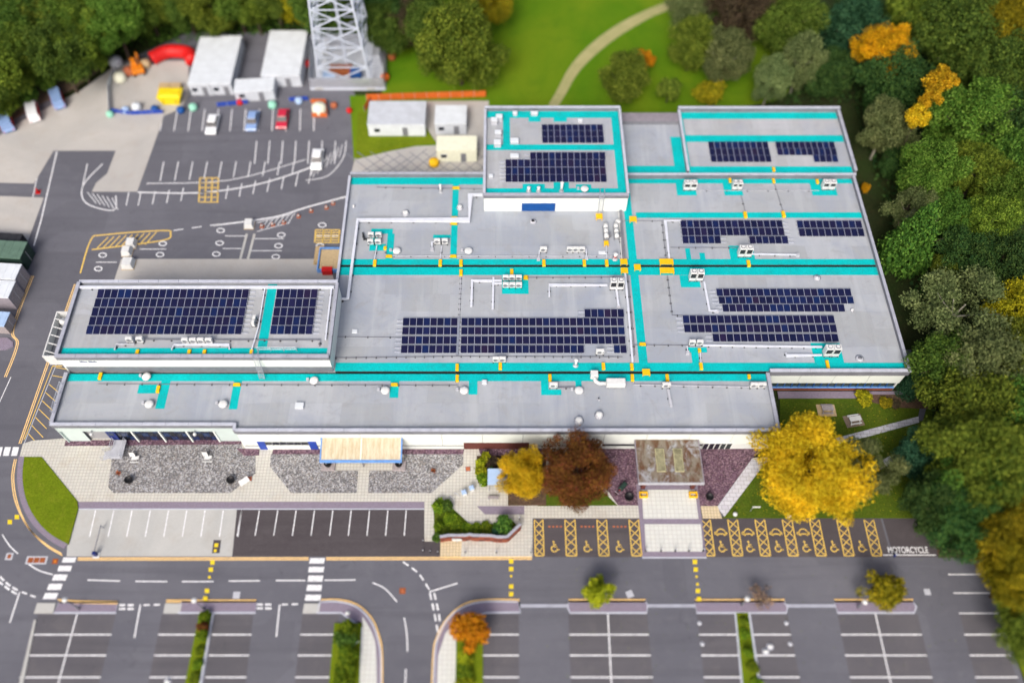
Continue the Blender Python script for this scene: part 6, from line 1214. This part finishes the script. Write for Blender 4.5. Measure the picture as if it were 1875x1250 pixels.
for u, lb in ((452, 'white kerb line leading to the rear slab'), (466, 'second white kerb line leading to the rear slab')): mark([(u, 428), (u - 12, 474)], .4, 'concrete')
# ================================================================== VEGETATION
def crown_mesh(name, seed, n, leaf, lobes=26, lr=(.24, .40), spread=.62, kind='round', fill=.25):
    g = np.random.default_rng(seed)
    if kind == 'cone':
        t = g.random(lobes); a = g.random(lobes) * 6.283; rr = (1 - t) ** .75 * .62 + .04
        c = np.stack([rr * np.cos(a), rr * np.sin(a), t * 1.9 - 1], 1); r = .16 + .26 * (1 - t)
    else:
        d = g.normal(size=(lobes, 3)); d /= np.linalg.norm(d, axis=1)[:, None]; d[:, 2] = d[:, 2] * .85 + .10; d[:, :2] *= 1 + (.07 if n > 30000 else .18) * np.sin(np.arctan2(d[:, 1], d[:, 0]) * (5 if n > 30000 else 3) + seed)[:, None]
        c = d * (g.uniform(.25, 1, lobes) ** .5 * spread)[:, None]; r = g.uniform(*lr, lobes)
    c = c.astype(float); k = g.choice(lobes, n * 2, p=r ** 2 / (r ** 2).sum())
    d = g.normal(size=(n * 2, 3)); d /= np.linalg.norm(d, axis=1)[:, None]
    rad = np.where(g.random(n * 2) < fill, g.uniform(.4, .85, n * 2), 1 + g.normal(size=n * 2) * .16)
    p = c[k] + d * (r[k] * rad)[:, None]
    dist = np.linalg.norm(p[:, None, :] - c[None], axis=2) / r[None]; dist[np.arange(n * 2), k] = 9
    keep = np.where(dist.min(1) > .6)[0][:n]; p = p[keep]; d = d[keep]; m = len(p)
    p[:, 2] = np.maximum(p[:, 2], -.95)
    nr = d * .55 + g.normal(size=(m, 3)) * .6; nr[:, 2] += .3; nr /= np.linalg.norm(nr, axis=1)[:, None]
    a = np.cross(nr, g.normal(size=(m, 3))); a /= np.linalg.norm(a, axis=1)[:, None] + 1e-9; b = np.cross(nr, a)
    s = leaf * g.uniform(.6, 1.35, m)[:, None]; a *= s; b *= s * .62
    v = np.stack([p - a, p - b, p + a, p + b], 1).reshape(-1, 3)
    me = bpy.data.meshes.new(name); me.vertices.add(4 * m); me.vertices.foreach_set('co', v.ravel().astype(np.float32))
    me.loops.add(4 * m); me.loops.foreach_set('vertex_index', np.arange(4 * m, dtype=np.int32)); me.polygons.add(m)
    me.polygons.foreach_set('loop_start', np.arange(0, 4 * m, 4, dtype=np.int32)); me.polygons.foreach_set('loop_total', np.full(m, 4, dtype=np.int32)); me.update(calc_edges=True); me.materials.append(MATS['leaf_green']); return me
CR = {'big': [crown_mesh('crown', 10 + i, 24000, .029, 100, (.09, .25), .86) for i in range(7)],
      'fine': [crown_mesh('crown', 110 + i, 40000, .021, 110, (.09, .25), .84, fill=.3) for i in range(2)],
      'airy': [crown_mesh('crown', 30 + i, 14000, .028, 60, (.10, .24), .86, fill=.5) for i in range(2)],
      'small': [crown_mesh('crown', 50 + i, 3000, .066, 30, (.14, .34), .72) for i in range(4)],
      'cone': [crown_mesh('crown', 70 + i, 11000, .045, 46, kind='cone') for i in range(2)],
      'sparse': [crown_mesh('crown', 80 + i, 330, .075, 16, (.18, .34), .66, fill=.7) for i in range(2)],
      'shrub': [crown_mesh('crown', 90 + i, 1100, .13, 12, (.30, .5), .5) for i in range(3)]}
MV = {}
tr = random.Random(21)
def crown_data(kind, leaf):
    return CR[kind][tr.randrange(len(CR[kind]))]
def tree(label, u, v, zc, r, rv, kind='big', leaf='leaf_green', group=None, bark='bark', name='broadleaf_tree', cat='tree', xy=None, zg=0.0, limbs=5):
    k_ = 1.22 if kind in ('big', 'airy', 'cone', 'fine') else 1.1; r *= k_; rv *= min(k_, 1.15)
    x, y = xy if xy else G(u, v, zc); t = thing(name, label, cat, (x, y, zg), 0, group)
    top = zc + rv * .35 - zg; mb = MB(); w = max(.06, r * .055)
    mb.tube([(0, 0, -.3), (tr.uniform(-.05, .05) * r, tr.uniform(-.05, .05) * r, top * .45), (tr.uniform(-.08, .08) * r, tr.uniform(-.08, .08) * r, top)], w, 8, r1=w * .25)
    for i in range(limbs):
        a = 6.283 * i / limbs + tr.uniform(-.4, .4); z0 = top * tr.uniform(.35, .7); q = r * tr.uniform(.5, .85)
        mb.tube([(0, 0, z0), (math.cos(a) * q * .5, math.sin(a) * q * .5, z0 + rv * .28), (math.cos(a) * q, math.sin(a) * q, z0 + rv * tr.uniform(.35, .75))], w * .45, 5, r1=w * .1)
    part(t, 'trunk', mb, bark)
    c = link('crown', crown_data(kind, leaf), t, (0, 0, zc - zg), tr.uniform(0, 6.28)); c.scale = (r, r * tr.uniform(.92, 1.08), rv); c.material_slots[0].link = 'OBJECT'; c.material_slots[0].material = MATS[leaf]
    return t
B = 'big'
# garden and forecourt trees
tree('large golden yellow tree overhanging the disabled bays', 1487, 860, 6.2, 6.9, 5.3, 'fine', 'leaf_yellow'); tree('olive green tree leaning against the big golden tree', 1590, 862, 5.0, 3.6, 4.2, 'airy', 'leaf_pale', bark='bark_pale')
tree('bright yellow tree beside the pale blue shelter', 957, 868, 4.2, 3.3, 4.4, 'fine', 'leaf_yellow'); tree('copper brown tree next to the bright yellow tree', 1056, 862, 5.0, 4.9, 5.2, 'fine', 'leaf_rust')
tree('narrow dark green cypress at the corner of the garden front', 1671, 702, 2.4, 1.6, 2.8, 'cone', 'leaf_blue', name='conifer_tree')
# wood along the garden side
WD = [(1622, 238, 7, 4.4, 5.2, B, 'leaf_pale', 'pale olive tree by the far corner of the rear block'), (1778, 222, 9, 7.0, 7, B, 'leaf_bright', 'broad fresh green tree beside the golden streak'), (1640, 150, 8, 6.0, 6.5, B, 'leaf_dark', 'dark green tree in front of the orange topped tree'),
      (1620, 94, 10, 5.0, 4.2, B, 'leaf_gold', 'orange topped tree rising behind dark green crowns'), (1722, 147, 15, 3.0, 2.6, 'small', 'leaf_yellow', 'golden tree peeping above the dark crowns'), (1702, 180, 14, 2.3, 2.6, 'small', 'leaf_yellow', 'slim golden tree in the middle of the golden streak'), (1683, 212, 12.5, 2.2, 2.6, 'small', 'leaf_yellow', 'low golden tree at the lower end of the golden streak'),
      (1700, 318, 9, 4.9, 6.0, B, 'leaf_bright', 'fresh green tree leaning over the roof edge'), (1678, 432, 8, 3.9, 6.5, 'cone', 'leaf_green', 'drooping green conifer beside the main roof'), (1672, 385, 7, 3.8, 4.5, 'airy', 'leaf_pale', 'pale thin tree behind the drooping conifer'), (1812, 408, 8, 4.0, 4.5, B, 'leaf_olive', 'olive yellow tree among dark green crowns'), (1858, 362, 8, 4.4, 5, B, 'leaf_bright', 'bright green tree at the outer edge of the wood'),
      (1752, 572, 7.5, 6.6, 5.5, 'airy', 'leaf_pale', 'silvery pale tree with visible limbs beside the lower roof'), (1835, 480, 7, 5.0, 5, B, 'leaf_dark', 'dark evergreen above the silvery tree'), (1772, 470, 6, 4.6, 4.4, B, 'leaf_dark', 'dark evergreen squeezed beside the drooping conifer'), (1745, 500, 4, 3.0, 3, B, 'leaf_olive', 'low olive bush tree below the drooping conifer'), (1862, 578, 7.5, 4.4, 5, B, 'leaf_yolive', 'golden olive tree beyond the silvery tree'),
      (1725, 672, 6.5, 4.6, 5.2, B, 'leaf_green', 'green tree near the cypress'), (1800, 668, 8, 5.8, 6, B, 'leaf_pale', 'muted green tree below the silvery tree'), (1855, 660, 8, 4.8, 5.5, B, 'leaf_olive', 'olive green tree behind the muted one'), (1778, 748, 7, 6.2, 6, B, 'leaf_olive', 'mossy olive tree facing the garden path'), (1862, 775, 7, 5.5, 6, B, 'leaf_green', 'green tree behind the mossy olive tree'),
      (1682, 838, 4, 3.3, 4, B, 'leaf_blue', 'bluish dark green tree by the concrete cover'), (1790, 845, 9, 6.5, 7, B, 'leaf_olive', 'big olive green tree overhanging the lawn end'), (1720, 925, 5.5, 4.8, 5.5, B, 'leaf_dark', 'dark green tree over the motorcycle bay'), (1765, 955, 6.5, 5.0, 5.5, B, 'leaf_dark', 'dark green tree beside the one over the motorcycle bay'), (1770, 895, 7, 5.0, 6, B, 'leaf_green', 'mid green tree above the motorcycle bay'),
      (1852, 985, 8, 5.0, 6, B, 'leaf_yolive', 'yellow olive tree at the car park corner'), (1862, 905, 8, 4.6, 6, B, 'leaf_green', 'green tree wedged behind the yellow olive one'), (1872, 1060, 8, 4.4, 6, B, 'leaf_yolive', 'yellow olive tree over the side bays'), (1878, 945, 9, 3.6, 4, B, 'leaf_yellow', 'golden crown showing among the corner trees'), (1892, 1140, 6, 4.2, 5, B, 'leaf_olive', 'olive tree along the verge of the side bays'),
      (1690, 25, 9, 7, 7, B, 'leaf_olive', 'olive tree at the back of the wood'), (1745, 70, 10, 7.5, 8, B, 'leaf_green', 'tall green tree at the back of the wood'), (1835, 50, 10, 6.5, 7, B, 'leaf_yolive', 'yellowish tree at the back of the wood'), (1830, 140, 9, 6.5, 7, B, 'leaf_green', 'green tree behind the fresh green broad one'), (1862, 235, 8, 6, 7, B, 'leaf_dark', 'dark tree behind the fresh green broad one'), (1860, 290, 7, 5, 6, B, 'leaf_green', 'green tree between dark and bright crowns'), (1790, 320, 6.5, 4.6, 5, B, 'leaf_olive', 'olive tree between bright crowns'), (1755, 400, 6, 4.0, 4.4, B, 'leaf_green', 'green tree beside the olive yellow one'), (1640, 300, 4, 2.6, 3.0, B, 'leaf_dark', 'low dark tree beside the rear block wall'), (1612, 190, 4, 3.0, 3.4, B, 'leaf_dark', 'low dark tree by the rear parapet corner'),
      (1560, 62, 8, 6.0, 7, B, 'leaf_blue', 'bluish green tree behind the rear block'), (1442, 45, 8, 6.0, 7, B, 'leaf_bright', 'fresh green tree behind the rear block'), (1467, 118, 7, 3.8, 6.5, B, 'leaf_pale', 'tall pale olive tree near the rear block'), (1412, 150, 5.5, 3.3, 5, B, 'leaf_pale', 'shorter pale olive tree near the rear block'), (1515, 135, 5, 4.6, 5, B, 'leaf_dark', 'dark tree in the gap behind the rear block'), (1330, 108, 6, 4.6, 5.5, B, 'leaf_pale', 'pale green tree at the meadow edge'), (1268, 82, 6, 4.4, 5.5, B, 'leaf_olive', 'olive tree standing in the meadow edge'), (1142, 142, 5.5, 4.6, 4.6, B, 'leaf_olive', 'dull olive tree beside the sand path'), (1225, 165, 3, 3.2, 2.6, 'small', 'leaf_olive', 'low olive bush behind the rear roofs'), (1300, 170, 2.6, 3.4, 2.4, 'small', 'leaf_yolive', 'low rusty bush behind the mid-grey roof'), (1355, 22, 8, 6, 7, B, 'leaf_brown', 'bare dark brown tree at the meadow end'), (1268, 10, 6, 5, 5.5, B, 'leaf_pale', 'greyish tree over the far end of the sand path'), (1180, 110, 3, 2.6, 2.6, 'small', 'leaf_orange', 'small orange tinted bush by the sand path'),
      (1585, 345, 1.5, 1.0, 1.2, 'small', 'leaf_gold', 'small golden shrub beside the roof edge')]
for u, v, zc, r, rv, k, lf, lb in WD: tree(lb, u, v, zc, r * .91, rv * .97, k, lf, bark='bark_pale' if lf == 'leaf_pale' else 'bark')
# behind the car park
tree('tall broad green tree beside the meadow', 842, 92, 8, 6.2, 9, B, 'leaf_olive'); tree('dark green tree leaning on the tall broad one', 795, 60, 8, 4.6, 7, B, 'leaf_green'); tree('dull purple brown tree behind the tower fence', 752, 38, 6, 4.2, 5, B, 'leaf_brown'); tree('dark green tree behind the tower compound', 705, 55, 6, 4.2, 5, B, 'leaf_green'); tree('low green tree behind the tower corner', 712, 20, 7, 4.5, 6, B, 'leaf_dark'); tree('yellowish tree behind the tall broad one', 895, 8, 7, 3.6, 5, B, 'leaf_yolive')
bt = random.Random(4); cols = ['leaf_olive', 'leaf_green', 'leaf_olive', 'leaf_bright', 'leaf_olive', 'leaf_bright', 'leaf_yolive', 'leaf_green', 'leaf_bright']
belt = []; hue = {'leaf_pale': 'pale green', 'leaf_olive': 'olive green', 'leaf_green': 'mid green', 'leaf_bright': 'fresh green', 'leaf_yolive': 'golden olive', 'leaf_dark': 'dark green'}
for row, (off, n) in enumerate(((0, 17), (52, 13), (100, 9), (145, 6))):
    for i in range(n):
        u = -60 + i * 40 + (row % 2) * 20 + bt.uniform(-10, 10); v = off + bt.uniform(-12, 12)
        lim = 52 if u > 215 else 190 - (u + 20) * .42
        if v < lim - 22 and u < 600: belt.append((u, v))
for i, (u, v) in enumerate(belt): tree(hue[cols[i % 9]] + ' tree in the dense belt behind the works compound', u, v, bt.uniform(7, 9), bt.uniform(4.0, 5.2), bt.uniform(5, 6.5), B, cols[i % 9], hue[cols[i % 9]] + ' trees of the belt behind the works compound', limbs=3)
for i, (u, v) in enumerate(((40, 168), (88, 140), (132, 122), (175, 98), (5, 190))): tree('low ' + hue[cols[(i * 2 + 1) % 9]] + ' shrubby tree on the earth bank above the parked vans', u, v, 3.2, 3.0, 3.0, 'small', cols[(i * 2 + 1) % 9], hue[cols[(i * 2 + 1) % 9]] + ' shrubby trees on the earth bank', limbs=3)
for i in range(20): 
    u = -40 + i * 100 * .66 + bt.uniform(-10, 10)
    if 900 < u < 1230: continue
    tree('distant ' + hue[cols[(i * 4) % 9]] + ' tree in the belt closing the far side of the grounds', u, -70 + bt.uniform(-12, 12), 8, bt.uniform(5.5, 7), 7, B, cols[(i * 4) % 9], 'distant ' + hue[cols[(i * 4) % 9]] + ' belt trees', limbs=3)
# car park trees and shrubs
tree('small lime green tree on the short mauve island', 1096, 1083, 2.6, 2.3, 2.6, 'small', 'leaf_lime'); tree('small sparse yellow tree on the end island', 1624, 1082, 2.8, 3.0, 2.6, 'small', 'leaf_yolive'); tree('small orange tree at the curved island', 860, 1150, 2.4, 2.8, 2.2, 'small', 'leaf_orange'); tree('bare pinkish shrub on the long island', 1392, 1092, 1.6, 2.2, 1.6, 'sparse', 'leaf_pink', name='bare_shrub', cat='shrub')
tree('wispy yellow twig growth beside the end island tree', 1578, 1084, 1.8, .9, 1.2, 'sparse', 'leaf_yolive', name='bare_shrub', cat='shrub')
def shrub(label, u, v, r, rv, leaf, group=None, zg=.15): return tree(label, u, v, zg + rv * .8, r, rv, 'shrub', leaf, group, name='shrub', cat='shrub', zg=zg, limbs=3)
for i, (u, v, r) in enumerate(((642, 1150, 1.2), (634, 1172, 1.5), (636, 1198, 1.3), (632, 1218, 1.5), (628, 1245, 1.5), (624, 1275, 1.5))): shrub('rounded green hedge shrub beside the curved pavement', u, v, r, 1.3, 'leaf_hedge' if i != 1 else 'leaf_green', 'hedge shrubs beside the curved pavement')
for i, (u, v) in enumerate(((375, 1128), (372, 1145), (370, 1162))): shrub('low hedge shrub with reddish tips on the narrow strip' if i == 1 else 'low hedge shrub at the head of the narrow strip', u, v, .85, .8, 'leaf_rust' if i == 1 else 'leaf_hedge', None if i == 1 else 'hedge shrubs of the narrow strip')
for i, (u, v) in enumerate(((364, 1190), (360, 1215), (355, 1240), (350, 1265))): shrub('grassy clump trailing along the narrow strip', u, v, .8, .35, 'leaf_hedge', 'grassy clumps of the narrow strip')
for i, (u, v) in enumerate(((1362, 1135), (1364, 1160), (1370, 1192), (1378, 1220), (1384, 1250))): shrub('grassy clump in the strip under the bare shrub', u, v, .8, .4 if i != 2 else .8, 'leaf_hedge', 'grassy clumps under the bare shrub')
for i, (u, v) in enumerate(((860, 1182), (854, 1205), (850, 1228), (852, 1255))): shrub('yellow green shrub below the small orange tree', u, v, 1.2, .9, 'leaf_lime' if i % 2 else 'leaf_hedge', 'shrubs below the small orange tree')
shrub('rounded dark green bush inside the angled brick wall', 921, 962, 1.6, 1.1, 'leaf_green', zg=.2); shrub('spiky dark bush at the foot of the angled wall', 912, 974, .9, .7, 'leaf_blue', zg=.2); shrub('big leafy shrub at the tip of the flower bed', 803, 927, 1.1, .8, 'leaf_hedge', zg=.2); shrub('second leafy shrub in the flower bed with orange bloom', 818, 926, 1.0, .7, 'leaf_green', zg=.2); shrub('light green shrub at the bed edge by the dark bays', 803, 963, .8, .8, 'leaf_hedge', zg=.2); shrub('small dark shrub where the brick wall begins', 800, 985, .7, .7, 'leaf_green', zg=.2)
for i, (u, v) in enumerate(((822, 950), (838, 962), (852, 968), (870, 968), (888, 966), (832, 974), (862, 974))): shrub('low ground cover clump in the walled bed', u, v, 1.0, .3, 'leaf_hedge', 'ground cover clumps in the walled bed', .2)
for i, (u, v) in enumerate(((880, 848), (881, 862), (888, 838))): shrub('vivid yellow green bush beside the gravel corner', u, v, .95, .8, 'leaf_lime', 'vivid bushes beside the gravel corner')
shrub('green bush in front of the vivid bushes', 884, 875, 1.1, .8, 'leaf_hedge'); shrub('dark purple bush beside the yellow tree', 903, 850, 1.4, .9, 'leaf_brown'); shrub('dark green bush tucked under the yellow tree', 908, 868, 1.3, .8, 'leaf_dark')
shrub('spreading yellow green shrub below the garden windows', 1583, 728, 1.5, .7, 'leaf_yolive', zg=.13); shrub('brown ground plant in the garden bed', 1622, 736, 1.2, .35, 'leaf_yolive', zg=.14); shrub('second brown ground plant in the garden bed', 1640, 739, .9, .35, 'leaf_brown', zg=.14); shrub('rough green shrub behind the cypress', 1690, 720, 1.2, 1.1, 'leaf_green', zg=.1)
# undergrowth and fallen leaves: nobody could count them
def scatter(name, label, cat, n, region, size, leaf, z=.06, seed=1, h=.0):
    g = np.random.default_rng(seed); me = bpy.data.meshes.new(name)
    P = [Vector(G(u, v)) for u, v in region]; x0, x1 = min(p.x for p in P), max(p.x for p in P); y0, y1 = min(p.y for p in P), max(p.y for p in P)
    x = g.uniform(x0, x1, n * 3); y = g.uniform(y0, y1, n * 3); ins = np.zeros(n * 3, bool)
    for i in range(len(P)):
        a, b = P[i], P[(i + 1) % len(P)]; c = ((a.y > y) != (b.y > y)) & (x < (b.x - a.x) * (y - a.y) / (b.y - a.y + 1e-9) + a.x); ins ^= c
    x = x[ins][:n]; y = y[ins][:n]; m = len(x); zz = z + g.random(m) ** 2 * h
    p = np.stack([x, y, zz], 1); nr = g.normal(size=(m, 3)) * (.9 if h else .15); nr[:, 2] += 1; nr /= np.linalg.norm(nr, axis=1)[:, None]
    a = np.cross(nr, g.normal(size=(m, 3))); a /= np.linalg.norm(a, axis=1)[:, None]; b = np.cross(nr, a); s = size * g.uniform(.5, 1.3, m)[:, None]
    v = np.stack([p - a * s, p - b * s * .6, p + a * s, p + b * s * .6], 1).reshape(-1, 3)
    me.from_pydata(v.tolist(), [], np.arange(4 * m).reshape(-1, 4).tolist()); me.materials.append(MATS[leaf]); tag(link(name, me), label, cat, kind='stuff')
wood = [(1560, 190), (1700, 640), (1700, 720), (1725, 940), (1810, 1020), (1960, 1400), (2300, 1100), (2100, 0), (1420, -20), (1400, 190)]
scatter('undergrowth', 'dark green undergrowth covering the floor of the wood', 'undergrowth', 26000, wood, .35, 'leaf_dark', .05, 3, 1.1)
scatter('undergrowth', 'green undergrowth below the belt behind the works compound', 'undergrowth', 16000, [(-200, 235), (0, 200), (120, 140), (205, 98), (260, 88), (560, 55), (560, -120), (-300, -120)], .4, 'leaf_green', .05, 4, 1.2)
scatter('fallen_leaves', 'yellow fallen leaves lying on the garden lawn', 'leaves', 700, [(1330, 945), (1428, 800), (1440, 735), (1640, 745), (1690, 800), (1700, 945)], .10, 'leaf_yolive', .13, 5)
scatter('fallen_leaves', 'fallen leaves blown over the car park asphalt', 'leaves', 260, [(1000, 1020), (1700, 1020), (1780, 1250), (1000, 1250)], .09, 'leaf_pale', .03, 6)
